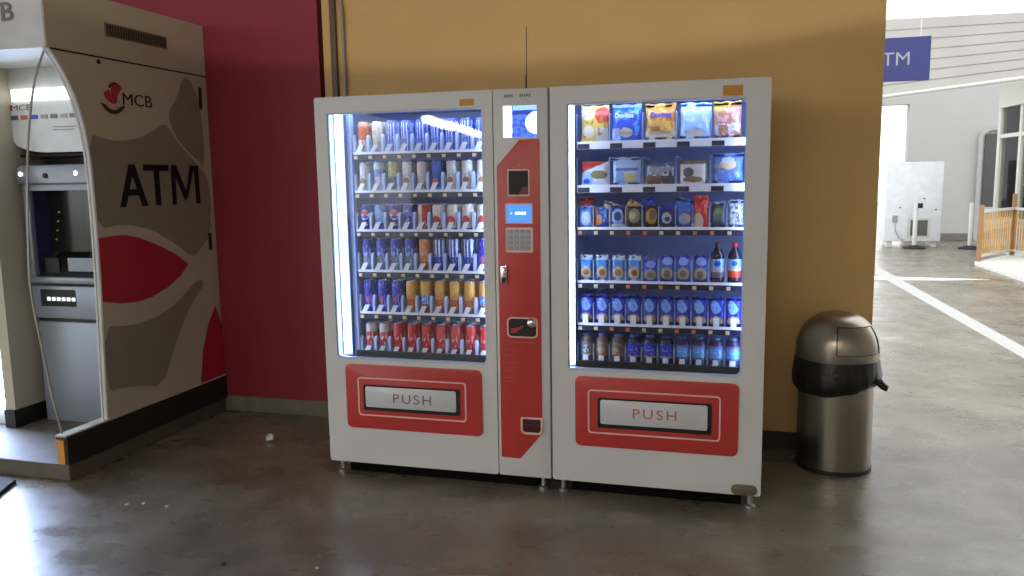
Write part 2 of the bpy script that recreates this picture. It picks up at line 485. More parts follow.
# ---- left machine (drinks, with the payment column)
L = thing('vending_machine', 'left white vending machine full of drink cans, with a red payment column', 'vending machine')
WL, SEAM = 1.194, .927
add_window(L, .066, .876, .622, 1.862, .0, SEAM-.002, (.03, .03, .006, .006))
bm = bm_(); ring(bm, rrect(0.006, WL-.002, Z0+.03, ZT-.004, .01), rrect(.05, WL-.03, Z0+.2, ZT-.035, .01), .060, .84)
box(bm, .006, WL-.002, .83, .85, Z0+.03, ZT-.004); box(bm, .05, WL-.03, .07, .83, Z0+.03, Z0+.05)
obj('cabinet', bm, M['white_paint'], L)
add_interior(L, .06, .90, 0, 0, 0)
bm = bm_(); box(bm, .085, 1.105, .058, .80, .002, .10); obj('under_shade_block', bm, M['void'], L)  # black block put in for the shade under the machine
for x, y in ((.05, .045), (1.145, .045), (.07, .77), (1.12, .77)): capsule_foot(x, y, L)
# LED strip in its holder along the left side of the window
bm = bm_(); box(bm, .080, .124, .060, .066, .63, 1.86); hl = obj('led_holder', bm, M['liner'], L)
bm = bm_(); box(bm, .093, .106, .030, .060, .64, 1.855); obj('window_or_added_led_strip', bm, M['led'], hl)
bm = bm_(); box(bm, .15, .87, .058, .085, 1.872, 1.888); obj('window_or_added_led_strip', bm, M['led'], L)  # hidden strip added to light the cans from above
bm = bm_(); box(bm, .880, .890, .058, .085, .64, 1.86); obj('window_or_added_led_strip', bm, M['led'], L)  # hidden strip added to light the cans from the right
bm = bm_(); box(bm, .128, .150, .085, .12, .60, 1.89); obj('door_rail', bm, M['liner'], L)
for i, z in enumerate(ROWS_L): add_shelf(L, .158, .868, z, 9, 'can', ['tag_y'])
lower_shade(L, .155, .868, .626)
add_delivery(L, (.110, .848, .259, .596), (.178, .766, .328, .530), (.218, .724, .366, .486), (.222, .714, .376, .484), (.205, .048, 'xz', (.376, -.0135, .405)), M['grey_text'])
bm = bm_(); box(bm, .765, .836, -.002, .001, 1.872, 1.902); obj('sticker', bm, M['orange_label'], L, label='small orange sticker')
# payment column
bm = bm_(); box(bm, SEAM+.002, WL-.001, -.004, .055, Z0, ZT, .006); colm = obj('payment_column', bm, M['white_paint'], L, True)
bm = bm_(); prism(bm, smoothpts([(.944, .165), (.944, 1.585), (1.056, 1.706), (1.152, 1.706), (1.152, .298), (1.040, .163)], 0), -.0085, -.003, bev=.002)
redc = obj('red_fascia', bm, M['red_panel'], L, True)
# advertising screen
bm = bm_(); prism(bm, rrect(.976, 1.146, 1.712, 1.866, .006), -.008, -.003, bev=.0015); sc = obj('advert_screen', bm, M['flap'], L)
scr = pack_mat('advert_screen_glow', (235, 242, 255), [('rect', .27, 1.1, -.1, 1.1, (70, 110, 210)), ('noise', 7, .52, 0, 1, (35, 80, 190)), ('rect', .3, 1.1, .86, 1.1, (140, 190, 255)), ('rect', .3, .8, .72, .84, (25, 50, 140)), ('disc', 1.02, .45, .36, .36, (250, 252, 255)), ('rect', -.1, .26, -.1, 1.1, (250, 252, 255))], distort=.006)
_b = scr.node_tree.nodes['Principled BSDF']; _l = _b.inputs['Base Color'].links[0].from_socket
scr.node_tree.links.new(_l, _b.inputs['Emission Color']); _b.inputs['Emission Strength'].default_value = 1.1
bm = bm_(); box(bm, .981, 1.141, -.0095, -.0075, 1.717, 1.861); obj('display', bm, scr, sc)
for xx, ww in ((.985, .045), (1.06, .055)):
    bm = bm_()
    for k in range(5): box(bm, xx+ww*k/5, xx+ww*(k+.62)/5, -.0048, -.0038, 1.900+.002*(k % 2), 1.914)
    obj('lettering', bm, M['grey_text'], colm)
# note window
bm = bm_(); ring(bm, rrect(.997, 1.104, 1.445, 1.570, .005), rrect(1.003, 1.098, 1.452, 1.563, .003), -.0125, -.008); nw = obj('note_reader', bm, M['pale_line'], L)
bm = bm_(); box(bm, 1.003, 1.098, -.0095, -.0085, 1.452, 1.563); obj('reader_window', bm, mat('smoked_black', (12, 8, 8), .08), nw)
bm = bm_(); prism(bm, [(1.05, 1.454), (1.096, 1.454), (1.096, 1.49), (1.07, 1.486)], -.0105, -.0094); obj('reader_mouth', bm, mat('dark_red_plastic', (110, 20, 26), .3), nw)
bm = bm_(); lathe(bm, [(0, 0), (.004, .002), (.004, .004), (0, .006)], n=10); bmesh.ops.rotate(bm, verts=bm.verts, cent=(0, 0, 0), matrix=Matrix.Rotation(PI/2, 3, 'X')); bmesh.ops.translate(bm, verts=bm.verts, vec=(1.055, -.008, 1.590)); obj('indicator_light', bm, M['orange_label'], L)
# small blue screen
bm = bm_(); ring(bm, rrect(.984, 1.118, 1.315, 1.412, .006), rrect(.991, 1.111, 1.322, 1.405, .004), -.0135, -.008); ls = obj('small_screen', bm, M['pale_line'], L)
bm = bm_(); box(bm, .991, 1.111, -.010, -.0085, 1.322, 1.405); lcd = obj('display', bm, M['screen_blue'], ls)
bm = bm_()
for k in range(4): box(bm, 1.032+k*.014, 1.043+k*.014, -.0108, -.0098, 1.358, 1.372)
prism(bm, [(1.008, 1.361), (1.018, 1.361), (1.013, 1.371)], -.0108, -.0098)
obj('screen_characters', bm, emit('screen_white', (235, 245, 255), 1.0), ls)
# keypad
bm = bm_(); ring(bm, rrect(.985, 1.118, 1.180, 1.298, .006), rrect(.991, 1.112, 1.187, 1.291, .003), -.013, -.008); kp = obj('keypad', bm, M['pale_line'], L)
bm = bm_(); box(bm, .991, 1.112, -.0095, -.0085, 1.187, 1.291); obj('keypad_plate', bm, M['silver'], kp)
kproto = None
for r_ in range(4):
    for c_ in range(4):
        if kproto is None:
            bm = bm_(); box(bm, 0, .022, -.0135, -.009, 0, .018, .002, 1); kproto = kk = obj('key', bm, mat('grey_key', (150, 150, 158), .35, .4), kp)
        else:
            kk = kproto.copy(); COL.objects.link(kk); kk.parent = kp
        kk.location = (.997+c_*.0285, 0, 1.193+r_*.0245)
# chrome lock
bm = bm_(); box(bm, .958, .990, -.022, -.004, 1.028, 1.118, .005); lk = obj('door_lock', bm, M['chrome'], L, True, label='chrome lock')
bm = bm_(); box(bm, .964, .984, -.028, -.021, 1.034, 1.060, .003); obj('lock_cover', bm, M['rubber'], lk)
# coin slot with lever and knob
bm = bm_(); ring(bm, rrect(.984, 1.136, .768, .868, .022), rrect(.991, 1.129, .775, .861, .017), -.0125, -.008); cs = obj('coin_slot', bm, M['pale_line'], L)
bm = bm_(); prism(bm, rrect(.990, 1.130, .774, .862, .018), -.0105, -.008); obj('slot_plate', bm, M['black'], cs)
bm = bm_(); lathe(bm, [(0, .0), (.024, 0), (.024, .010), (.018, .018), (.010, .021), (0, .021)], n=24); bmesh.ops.rotate(bm, verts=bm.verts, cent=(0, 0, 0), matrix=Matrix.Rotation(PI/2, 3, 'X')); bmesh.ops.translate(bm, verts=bm.verts, vec=(1.106, -.0095, .842)); obj('knob', bm, M['chrome'], cs, True)
bm = bm_(); prism(bm, [(1.003, .790), (1.030, .794), (1.052, .812), (1.068, .824), (1.060, .830), (1.040, .818), (1.006, .812)], -.0145, -.010, bev=.001); obj('reject_lever', bm, M['red_panel'], cs)
for k, (a, b_, z) in enumerate(((1.0, 1.11, .742), (.962, 1.02, .705), (.962, 1.008, .678), (.962, 1.026, .640), (.962, 1.016, .62), (.962, 1.03, .60), (.962, 1.0, .568), (.962, 1.02, .548))):
    bm = bm_(); x = a
    while x < b_:
        box(bm, x, x+.006, -.0092, -.0084, z, z+(.006 if k == 0 else .0035)); x += .009
    obj('instruction_line', bm, M['red_text'], redc)
# coin return cup
bm = bm_(); ring(bm, rrect(1.046, 1.156, .292, .376, (.022, .022, .006, .006)), rrect(1.055, 1.147, .301, .368, (.016, .016, .004, .004)), -.016, -.006); cr = obj('coin_return', bm, M['pale_line'], L)
bm = bm_(); prism(bm, rrect(1.054, 1.148, .300, .369, (.017, .017, .004, .004)), -.0095, -.0085); obj('cup_recess', bm, mat('maroon_recess', (70, 14, 24), .3), cr)
bm = bm_(); box(bm, 1.058, 1.144, -.013, -.009, .335, .340); obj('cup_flap', bm, mat('maroon_flap', (96, 22, 34), .3), cr)
# thin aerial standing on top of the left machine
bm = bm_(); tube(bm, [(1.040, .2, ZT-.005), (1.040, .2, 2.02), (1.043, .2, 2.03)], .004, 8); tube(bm, [(1.043, .2, 2.03), (1.044, .2, 2.25)], .002, 6); obj('aerial', bm, M['rubber'], L)
bm = bm_(); tube(bm, [(1.04, .19, ZT+.006), (1.1, .21, ZT+.007), (1.17, .2, ZT+.006)], .004, 6); obj('aerial_cable', bm, M['rubber'], L)

# ---- right machine (snacks)
RX = 1.201
Rm = thing('vending_machine', 'right white vending machine full of snack bags, next to the steel bin', 'vending machine', (RX, 0, 0))
WR = 2.171-RX
add_window(Rm, .080, .874, .622, 1.862, .0, WR, (.012, .03, .03, .006))
bm = bm_(); ring(bm, rrect(0.006, WR-.006, Z0+.03, ZT-.004, .01), rrect(.05, WR-.03, Z0+.2, ZT-.035, .01), .060, .84)
box(bm, .006, WR-.006, .83, .85, Z0+.03, ZT-.004); box(bm, .05, WR-.03, .07, .83, Z0+.03, Z0+.05)
obj('cabinet', bm, M['white_paint'], Rm)
add_interior(Rm, .07, .90, 0, 0, 0)
bm = bm_(); box(bm, .085, WR-.085, .058, .80, .002, .10); obj('under_shade_block', bm, M['void'], Rm)  # shade under the right machine, built as a black block
for x, y in ((.045, .045), (WR-.045, .045), (.06, .77), (WR-.06, .77)): capsule_foot(x, y, Rm)
bm = bm_(); box(bm, .082, .104, .058, .066, .63, 1.86); hl = obj('led_holder', bm, M['liner'], Rm)
bm = bm_(); box(bm, .086, .100, .030, .058, .64, 1.855); obj('window_or_added_led_strip', bm, M['led'], hl)
bm = bm_(); box(bm, .882, .892, .058, .085, .64, 1.855); obj('window_or_added_led_strip', bm, M['led'], Rm)  # extra strip out of sight, added to light the snacks from the right
bm = bm_(); box(bm, .12, .87, .058, .085, 1.872, 1.888); obj('window_or_added_led_strip', bm, M['led'], Rm)  # extra strip out of sight, added to light the snacks from above
for i, z in enumerate(ROWS_R):
    if i < 2: add_shelf(Rm, .108, .872, z, 5, 'bag', ['tagrail'])
    else: add_shelf(Rm, .108, .872, z, 10, 'bag10' if i < 4 else 'pack', [['tag_o', 'tag_y', 'tag_y', 'tag_o'], ['tag_y', 'tag_y', 'tag_y', 'tag_o', 'tag_o', 'tag_o', 'tag_y'], ['tag_y', 'tag_y', 'tag_o', 'tag_o'], ['tag_y']][i-2])
lower_shade(Rm, .108, .872, .626)
add_delivery(Rm, (1.314-RX, 2.066-RX, .252, .594), (1.376-RX, 1.988-RX, .318, .532), (1.430-RX, 1.942-RX, .356, .488), (1.436-RX, 1.930-RX, .368, .486), (.20, .046, 'xz', (1.590-RX, -.0135, .405)), M['red_text'])
bm = bm_(); box(bm, 1.970-RX, 2.054-RX, -.002, .001, 1.868, 1.912); obj('sticker', bm, M['orange_label'], Rm, label='small orange sticker')
bm = bm_(); prism(bm, rrect(2.040-RX, 2.154-RX, .072, .122, .022), -.006, 0, bev=.002); obj('badge', bm, mat('tarnished_badge', (120, 112, 92), .4, .5), Rm, True, label='oval tarnished badge')

# ------------------------------------------------------------------ stock
ORD = ['first', 'second', 'third', 'fourth', 'fifth', 'sixth', 'seventh', 'eighth', 'ninth', 'tenth']
ROWN = ['top', 'second', 'third', 'fourth', 'fifth', 'bottom']
alu = mat('can_aluminium', (190, 192, 198), .25, .9)

def can_meshes(r, h):
    bm = bm_(); lathe(bm, [(r*.80, .0), (r*.86, .004), (r, .012), (r, h-.014), (r*.84, h-.003)], n=20); body = bm
    bm = bm_(); lathe(bm, [(r*.84, h-.003), (r*.86, h), (r*.82, h), (r*.80, h-.004), (0, h-.004)], n=20)
    box(bm, -.007, .007, -.014, .004, h-.004, h-.002)
    return body, bm

def make_can(label, m, r, h, group):
    t = thing('drink_can', label, 'can', group=group)
    a, b = can_meshes(r, h)
    obj('can_body', a, m, t, True); obj('can_lid', b, alu, t, True)
    return t

def make_bottle(label, m, r, h, capm, liquid, group, name='drink_bottle'):
    t = thing(name, label, 'bottle', group=group)
    bm = bm_(); lathe(bm, [(0, .002), (r*.8, 0), (r, .01), (r, h*.12), (r*.93, h*.14)], n=20)
    lathe(bm, [(r*.95, h*.60), (r, h*.64), (r*.9, h*.72), (r*.5, h*.84), (r*.36, h*.88), (r*.36, h*.93)], n=20)
    obj('bottle_body', bm, liquid, t, True)
    bm = bm_(); lathe(bm, [(r*.93, h*.14), (r*.97, h*.15), (r*.97, h*.60), (r*.95, h*.60)], n=20); obj('bottle_label', bm, m, t, True)
    bm = bm_(); lathe(bm, [(r*.42, h*.90), (r*.44, h*.91), (r*.44, h*.99), (r*.38, h), (0, h)], n=16); obj('bottle_cap', bm, capm, t, True)
    return t

def bag_bm(w, h, d, seed=0, nx=12, nz=14, crimp=.08):
    rnd = random.Random(seed); bm = bm_(); ph = [rnd.uniform(0, 6.28) for _ in range(6)]
    def row(side):
        G = []
        for j in range(nz+1):
            v = j/nz; L_ = []
            for i in range(nx+1):
                u = i/nx; a = max(0, 1-(2*u-1)**4)
                e = min(1, max(0, (v-crimp)/.22), max(0, (1-crimp-v)/.22)) if crimp < v < 1-crimp else 0
                t = d/2*math.sqrt(a)*math.sin(e*PI/2)
                t += .0022*math.sin(9*u+ph[0]+5*v)*math.sin(11*v+ph[1])*(a > 0 and e > 0)
                pin = 1-.05*math.sin(v*PI)
                x = (u-.5)*w*pin*(1+.02*math.sin(7*v+ph[2]))
                z = v*h+.003*math.sin(14*u+ph[3])*(1 if j == nz else 0)
                L_.append((x, side*t if 0 < i < nx and 0 < j < nz else 0, z))
            G.append([bm.verts.new(p) for p in L_])
        return G
    F = row(-1); B = row(1)
    for G in (F, B):
        for j in range(nz):
            for i in range(nx): bm.faces.new((G[j][i], G[j][i+1], G[j+1][i+1], G[j+1][i]))
    return bm

def make_bag(label, m, w, h, d, seed, group, name='snack_bag', cat='snack bag'):
    o = obj(name, bag_bm(w, h, d, seed), m, None, True)
    return tag(o, label, cat, group)

NV, WH, SK, RD = (26, 38, 150), (228, 232, 240), (150, 185, 240), (190, 28, 34)
CM = dict(
 orange=pack_mat('orange_can_print', (200, 92, 48), [('band', .0, .42, (225, 222, 214)), ('noise', 5, .58, .1, .5, (196, 80, 40)), ('band', .86, 1.1, (196, 150, 120))]),
 cream=pack_mat('cream_can_print', (214, 204, 176), [('noise', 4, .6, .2, .8, (190, 170, 120)), ('band', .0, .12, (190, 190, 190))]),
 bluetop=pack_mat('blue_white_wrap', (84, 116, 214), [('band', .5, .98, (48, 66, 180)), ('stripe', 26, .0, .95, (205, 216, 240)), ('noise', 7, .56, .1, .9, (96, 136, 226)), ('noise', 9, .62, .1, .9, (34, 48, 140))]),
 whiteblue=pack_mat('white_blue_wrap', (205, 214, 235), [('band', .5, .75, (120, 150, 225)), ('noise', 6, .56, 0, 1, (235, 236, 240))]),
 yellow=pack_mat('yellow_blue_wrap', (205, 195, 120), [('band', .1, .5, (50, 80, 170)), ('noise', 6, .55, 0, 1, (150, 160, 110))]),
 white=pack_mat('white_wrap', (228, 226, 222), [('noise', 5, .58, 0, 1, (190, 190, 188)), ('disc', .5, .35, .3, .12, (170, 120, 90))]),
 pinkwhite=pack_mat('pinkish_wrap', (222, 206, 206), [('band', .1, .3, (150, 140, 120)), ('noise', 5, .6, 0, 1, (240, 236, 236))]),
 bluefruit=pack_mat('blue_fruit_wrap', (50, 90, 190), [('disc', .45, .3, .35, .14, (205, 120, 60)), ('band', .0, .12, (150, 170, 230))]),
 cola_blue=pack_mat('blue_cola_print', (30, 34, 150), [('disc', .5, .62, .34, .20, (235, 235, 240)), ('disc', .5, .70, .30, .10, (205, 60, 50)), ('disc', .5, .54, .26, .07, (40, 70, 190)), ('rect', .3, .7, .18, .26, (200, 205, 235))], distort=.008),
 cola_light=pack_mat('light_blue_can_print', (110, 150, 220), [('noise', 5, .5, 0, 1, (150, 190, 240)), ('band', 0, .3, (50, 80, 190))]),
 cola_plain=pack_mat('deep_blue_can_print', (34, 40, 165), [('noise', 7, .6, .3, .8, (190, 200, 240))]),
 whitered=pack_mat('white_red_can_print', (216, 200, 180), [('rect', .42, .95, .05, 1, (205, 52, 40)), ('noise', 5, .6, 0, .4, (170, 190, 140))]),
 redcircle=pack_mat('white_can_with_red_disc', (222, 214, 204), [('disc', .5, .36, .34, .22, (208, 72, 62)), ('noise', 7, .62, .5, 1, (170, 140, 110)), ('band', 0, .1, (40, 40, 70))]),
 energy=pack_mat('blue_silver_print', (44, 58, 168), [('band', .0, .48, (124, 132, 150)), ('noise', 5, .55, .0, .8, (150, 175, 225))]),
 tallorange=pack_mat('tall_orange_print', (212, 140, 84), [('band', .0, .3, (188, 96, 52)), ('noise', 5, .6, 0, 1, (230, 175, 130))]),
 bluestripe=pack_mat('blue_white_stripe_print', (48, 66, 170), [('stripe', 22, .45, 1, (225, 232, 245)), ('noise', 5, .57, 0, .5, (120, 160, 225))]),
 indigo=pack_mat('indigo_print', (44, 40, 172), [('noise', 6, .58, .1, 1, (140, 150, 240)), ('disc', .5, .4, .2, .1, (190, 90, 130))]),
 amber=pack_mat('amber_print', (220, 168, 74), [('band', .0, .45, (200, 96, 54)), ('noise', 5, .55, .1, .7, (210, 140, 60)), ('band', 0, .12, (120, 130, 140))]),
 amberblue=pack_mat('amber_blue_print', (222, 170, 78), [('band', .3, .58, (110, 150, 215)), ('band', .0, .3, (190, 86, 50)), ('noise', 6, .6, .3, .7, (220, 230, 245))]),
 redcola=pack_mat('red_cola_print', (200, 26, 36), [('noise', 5, .6, .3, .8, (232, 150, 150)), ('band', .0, .10, (150, 150, 155))]),
 redsilver=pack_mat('red_silver_print', (196, 50, 50), [('band', .72, 1, (200, 190, 185)), ('noise', 5, .58, .0, .9, (220, 196, 190)), ('band', 0, .28, (110, 150, 180))]),
)
CN = dict(orange='orange and white drink can', cream='cream drink can', bluetop='blue and white striped drink can', whiteblue='white can with a blue band', yellow='yellow and blue can', white='white drink can', pinkwhite='pinkish white can', bluefruit='blue can with an orange spot', cola_blue='dark blue cola can with round emblem', cola_light='light blue can', cola_plain='plain deep blue can', whitered='can half white and half red', redcircle='white can with red disc', energy='blue and grey slim can', tallorange='tall orange can', bluestripe='blue can with white stripes', indigo='indigo speckled can', amber='amber and red can', amberblue='amber can with a light blue band', redcola='red cola can', redsilver='red can with silver top')
ROWL = [
 ['orange', 'cream']+['bluetop']*7,
 ['white', 'whiteblue', 'yellow', 'white', 'pinkwhite', 'bluefruit', 'white', 'white', 'white'],
 ['cola_blue', 'cola_light', 'cola_blue', 'cola_plain', 'whitered', 'redcircle', 'redcircle', 'redcircle', 'redcircle'],
 ['energy', 'energy', 'energy', 'energy', 'tallorange', 'bluestripe', 'bluestripe', 'bluestripe', 'indigo'],
 ['indigo', 'indigo', 'indigo', 'amber', 'amberblue', 'amber', 'amber', 'amber', 'amberblue'],
 ['redsilver', 'redsilver', 'redcola', 'redcola', 'redcola', 'redcola', 'redcola', 'redcola', 'redcola']]
HL = [(.029, .160), (.028, .150), (.0315, .130), (.029, .165), (.0285, .168), (.029, .160)]
protos = {}
for i, names in enumerate(ROWL):
    r, h = HL[i]; z = ROWS_L[i]-.0025; g = f'cans in the {ROWN[i]} row of the left machine'
    for j, nm in enumerate(names):
        x = .158+.71/9*(j+.5)
        lab = f'{CN[nm]}, {ORD[j]} from left, {ROWN[i]} row, left machine'
        key = (nm, r, h)
        rz = random.uniform(-.25, .25)
        if key not in protos:
            protos[key] = t = make_can(lab, CM[nm], r, h, g); t.location = (x, .100+r+.008, z)
            src = t
        else:
            t = dup(protos[key], (x, .100+r+.008, z), lab, g)
        t.rotation_euler = (0, 0, rz)
        # the can queued behind it
        t2 = dup(protos[key], (x, .100+3*r+.011, z), f'{CN[nm]} behind the {ORD[j]} one, {ROWN[i]} row, left machine', f'cans second in line in the {ROWN[i]} row of the left machine')

# snack bags, top two rows
def place_bag(x, z, m, w, h, d, lab, g, seed, tilt=0, lean=.06, name='snack_bag'):
    o = make_bag(lab, m, w, h, d, seed, g, name)
    o.location = (x, .103+d/2+.004, z); o.rotation_euler = (-lean, tilt*.5, 0)
    return o
TOPB = [
 (pack_mat('yellow_red_bag_print', (214, 182, 84), [('disc', .25, .78, .28, .17, (240, 238, 232)), ('disc', .78, .72, .28, .22, (196, 64, 52)), ('disc', .30, .28, .20, .16, (214, 200, 180)), ('rect', .55, 1, -.1, .38, (190, 186, 178)), ('noise', 5, .62, .1, .9, (170, 120, 50))]), 1.388, .132, .172, .04, .02, 'yellow bag with white and red patches'),
 (pack_mat('blue_bag_print', (32, 74, 190), [('noise', 4, .55, 0, 1, (90, 150, 226)), ('disc', .48, .24, .24, .12, (196, 190, 170)), ('band', .9, 1.1, (120, 150, 190)), ('rect', -.1, .28, -.1, .36, (176, 190, 232))]), 1.538, .138, .172, .045, 0, 'bright blue bag with pale lower corner'),
 (pack_mat('orange_chip_bag_print', (196, 134, 60), [('noise', 6, .52, .25, 1, (224, 178, 84)), ('band', -.1, .26, (206, 190, 168)), ('rect', .68, .98, .5, 1, (190, 120, 30)), ('disc', .4, .45, .3, .08, (210, 160, 90))]), 1.694, .138, .170, .045, -.02, 'orange corn chip bag with blue lettering'),
 (pack_mat('pale_blue_bag_print', (160, 196, 240), [('disc', .5, .18, .3, .1, (214, 204, 190)), ('noise', 5, .58, .0, 1, (205, 222, 246)), ('noise', 11, .63, .70, .9, (70, 110, 180))]), 1.848, .138, .168, .045, .05, 'pale blue bag'),
 (pack_mat('brown_pink_bag_print', (176, 120, 92), [('noise', 5, .52, .3, .8, (212, 160, 160)), ('diag', -.3, 1, .66, (196, 156, 70)), ('noise', 6, .5, 0, .4, (206, 204, 222))]), 1.992, .122, .168, .04, -.04, 'brown and pink bag with gold top edge')]
for k, (m, x, w_, h, d, tl, lab) in enumerate(TOPB):
    o = place_bag(x, ROWS_R[0]-.002, m, w_, h, d, f'{lab}, {ORD[k]} from left, top row, right machine', 'snack bags in the top row of the right machine', k, tl)
    if k == 2:
        t_ = text('bag_lettering', 'Doritos', mat('violet_blue_print', (70, 80, 200), .4), o, .095, .026, 'xz', (-.044, -.0235, .105), .003, .015)
    if k == 1:
        t_ = text('bag_lettering', 'Doritos', mat('white_print', (225, 232, 250), .4), o, .085, .022, 'xz', (-.052, -.0235, .108), .003, .015)
ROW2 = [
 (pack_mat('red_white_bag_print', (226, 226, 236), [('diag', -.5, 1, .5, (196, 58, 50)), ('disc', .22, .3, .22, .28, (150, 195, 236)), ('disc', .66, .44, .30, .17, (130, 128, 84)), ('disc', .2, .2, .12, .1, (50, 90, 190))]), 1.390, .132, .115, .036, .0, 'white bag with red corner and green picture'),
 (pack_mat('pale_carton_print', (180, 204, 242), [('rect', .1, .9, .50, .60, (90, 120, 180)), ('disc', .28, .28, .2, .2, (130, 180, 236)), ('rect', .42, .8, .12, .42, (200, 190, 130)), ('band', -.1, .05, (24, 40, 90))]), 1.540, .132, .132, .036, 0, 'pale blue bag with small yellow picture'),
 (pack_mat('grey_brown_bag_print', (150, 160, 176), [('disc', .3, .25, .3, .25, (130, 92, 66)), ('disc', .8, .3, .25, .3, (84, 70, 84)), ('band', .8, 1.1, (70, 96, 140)), ('noise', 6, .58, .4, .9, (206, 214, 230))]), 1.693, .132, .105, .036, 0, 'grey bag with brown pictures and blue top edge'),
 (pack_mat('olive_white_bag_print', (226, 224, 226), [('band', .84, 1.1, (120, 104, 60)), ('disc', .35, .5, .18, .2, (88, 92, 100)), ('disc', .5, .22, .34, .12, (150, 120, 80)), ('rect', -.1, .08, 0, 1, (110, 100, 70)), ('rect', .92, 1.1, 0, 1, (110, 100, 70))]), 1.842, .132, .110, .036, 0, 'white bag with olive edges'),
 (pack_mat('slate_blue_bag_print', (96, 130, 200), [('disc', .5, .62, .26, .16, (222, 200, 170)), ('disc', .5, .76, .2, .1, (210, 226, 246)), ('noise', 6, .56, 0, .4, (140, 176, 226)), ('rect', .0, .32, .52, .62, (160, 180, 130))]), 1.996, .134, .140, .040, 0, 'slate blue bag with a gold emblem')]
for k, (m, x, w_, h, d, tl, lab) in enumerate(ROW2):
    place_bag(x, ROWS_R[1]-.002, m, w_, h, d, f'{lab}, {ORD[k]} from left, second row, right machine', 'snack bags in the second row of the right machine', 20+k, tl)
PX = [RX+.108+.0764*(k+.5) for k in range(10)]
ROW3 = [
 ('light blue', (120, 170, 230), [('disc', .5, .42, .36, .3, (196, 216, 240)), ('band', .75, 1.1, (90, 140, 210))], .104),
 ('blue and orange', (40, 74, 160), [('disc', .3, .4, .25, .25, (214, 140, 70)), ('noise', 5, .55, .3, 1, (120, 170, 226)), ('rect', -.1, .15, 0, 1, (190, 90, 50))], .098),
 ('blue swirled', (44, 60, 130), [('disc', .5, .45, .42, .38, (150, 180, 226)), ('disc', .5, .5, .25, .2, (30, 44, 110)), ('band', -.1, .18, (200, 200, 220))], .108),
 ('black and gold', (40, 36, 34), [('disc', .5, .5, .42, .3, (140, 134, 96)), ('disc', .4, .5, .2, .15, (196, 180, 130)), ('band', .88, 1.1, (180, 140, 70))], .112),
 ('black with golden ring', (34, 30, 28), [('disc', .55, .5, .38, .34, (176, 140, 76)), ('disc', .62, .55, .24, .2, (120, 90, 50))], .108),
 ('dark navy', (28, 32, 66), [('disc', .45, .4, .34, .22, (170, 176, 190)), ('disc', .5, .36, .18, .1, (60, 60, 80)), ('band', .76, 1.1, (50, 60, 190))], .112),
 ('blue and grey', (54, 88, 160), [('disc', .5, .36, .4, .22, (150, 160, 180)), ('band', .7, 1.1, (80, 120, 220)), ('disc', .8, .4, .15, .1, (210, 150, 80))], .112),
 ('tall red', (206, 44, 40), [('disc', .3, .2, .36, .26, (222, 196, 170)), ('noise', 5, .6, .4, 1, (232, 120, 110))], .150),
 ('dark grey', (66, 70, 90), [('disc', .5, .52, .34, .3, (100, 104, 100)), ('disc', .55, .62, .2, .1, (110, 140, 60)), ('band', .9, 1.1, (150, 156, 170))], .120),
 ('white and silver', (196, 204, 222), [('noise', 7, .52, 0, 1, (100, 108, 136)), ('band', .85, 1.1, (150, 160, 186))], .128)]
for k, (nm, base, lay, h) in enumerate(ROW3):
    place_bag(PX[k], ROWS_R[2]-.002, pack_mat(nm.replace(' ', '_')+'_pack_print', base, lay), .066, h, .032, f'{nm} small pack, {ORD[k]} from left, third row, right machine', 'small packs in the third row of the right machine', 40+k, random.uniform(-.03, .03))
# loose packs behind the third row
behind = [(1.345, (196, 40, 34), .16, -.1, 'red pack sticking up behind light blue pack'), (1.43, (222, 206, 190), .125, .5, 'pale pack behind the blue and orange pack'), (1.52, (206, 160, 90), .13, .9, 'tan pack behind the blue swirled pack'), (1.69, (44, 60, 200), .15, -.9, 'deep blue pack behind the dark navy pack'), (1.78, (90, 140, 220), .145, .3, 'light blue pack behind the blue and grey pack')]
for k, (x, c, h, tl, lab) in enumerate(behind):
    o = make_bag(lab, pack_mat('plain_pack_print_'+str(k), c, [('noise', 5, .58, 0, 1, tuple(min(255, v+35) for v in c))]), .075, h*.9, .03, 60+k, None)
    o.location = (x, .185, ROWS_R[2]+(0 if abs(tl) < .2 else .05)); o.rotation_euler = (0, tl*.6, 0)
    if abs(tl) >= .2: o.location.z = ROWS_R[2]-.002+.02*abs(tl)
# fourth row: pouches and two bottles
pp = {}
pw = {
 'a': pack_mat('sky_blue_pouch_print', (70, 140, 216), [('band', .80, 1.1, (196, 214, 236)), ('disc', .5, .34, .42, .22, (206, 190, 140)), ('disc', .5, .34, .24, .12, (176, 96, 60)), ('band', -.1, .1, (210, 214, 230)), ('noise', 5, .6, .5, .8, (130, 190, 236))]),
 'b': pack_mat('violet_blue_pouch_print', (56, 66, 190), [('disc', .55, .78, .34, .16, (150, 170, 236)), ('disc', .5, .32, .44, .24, (172, 162, 130)), ('disc', .5, .32, .24, .12, (120, 110, 90)), ('noise', 6, .62, .5, 1, (110, 150, 230))])}
for k in range(8):
    key = 'a' if k < 4 else 'b'
    h = .125 if k < 4 else (.105 if k == 4 else .125); w_ = .060 if k < 4 else .064
    lab = f"{'sky blue' if k < 4 else 'violet blue'} pouch with round food picture, {ORD[k]} from left, fourth row, right machine"
    if (key, h) not in pp:
        pp[(key, h)] = o = place_bag(PX[k], ROWS_R[3]-.002, pw[key], w_, h, .036, lab, 'pouches in the fourth row of the right machine', 70+k, 0, .02)
    else:
        o = dup(pp[(key, h)], pp[(key, h)].location.copy(), lab, 'pouches in the fourth row of the right machine'); o.location.x = PX[k]
    o.rotation_euler.y = random.uniform(-.03, .03)
dk = mat('dark_sauce_bottle', (40, 34, 48), .15); rdc = mat('red_cap', (170, 36, 34), .4); dkc = mat('dark_brown_cap', (60, 44, 44), .4)
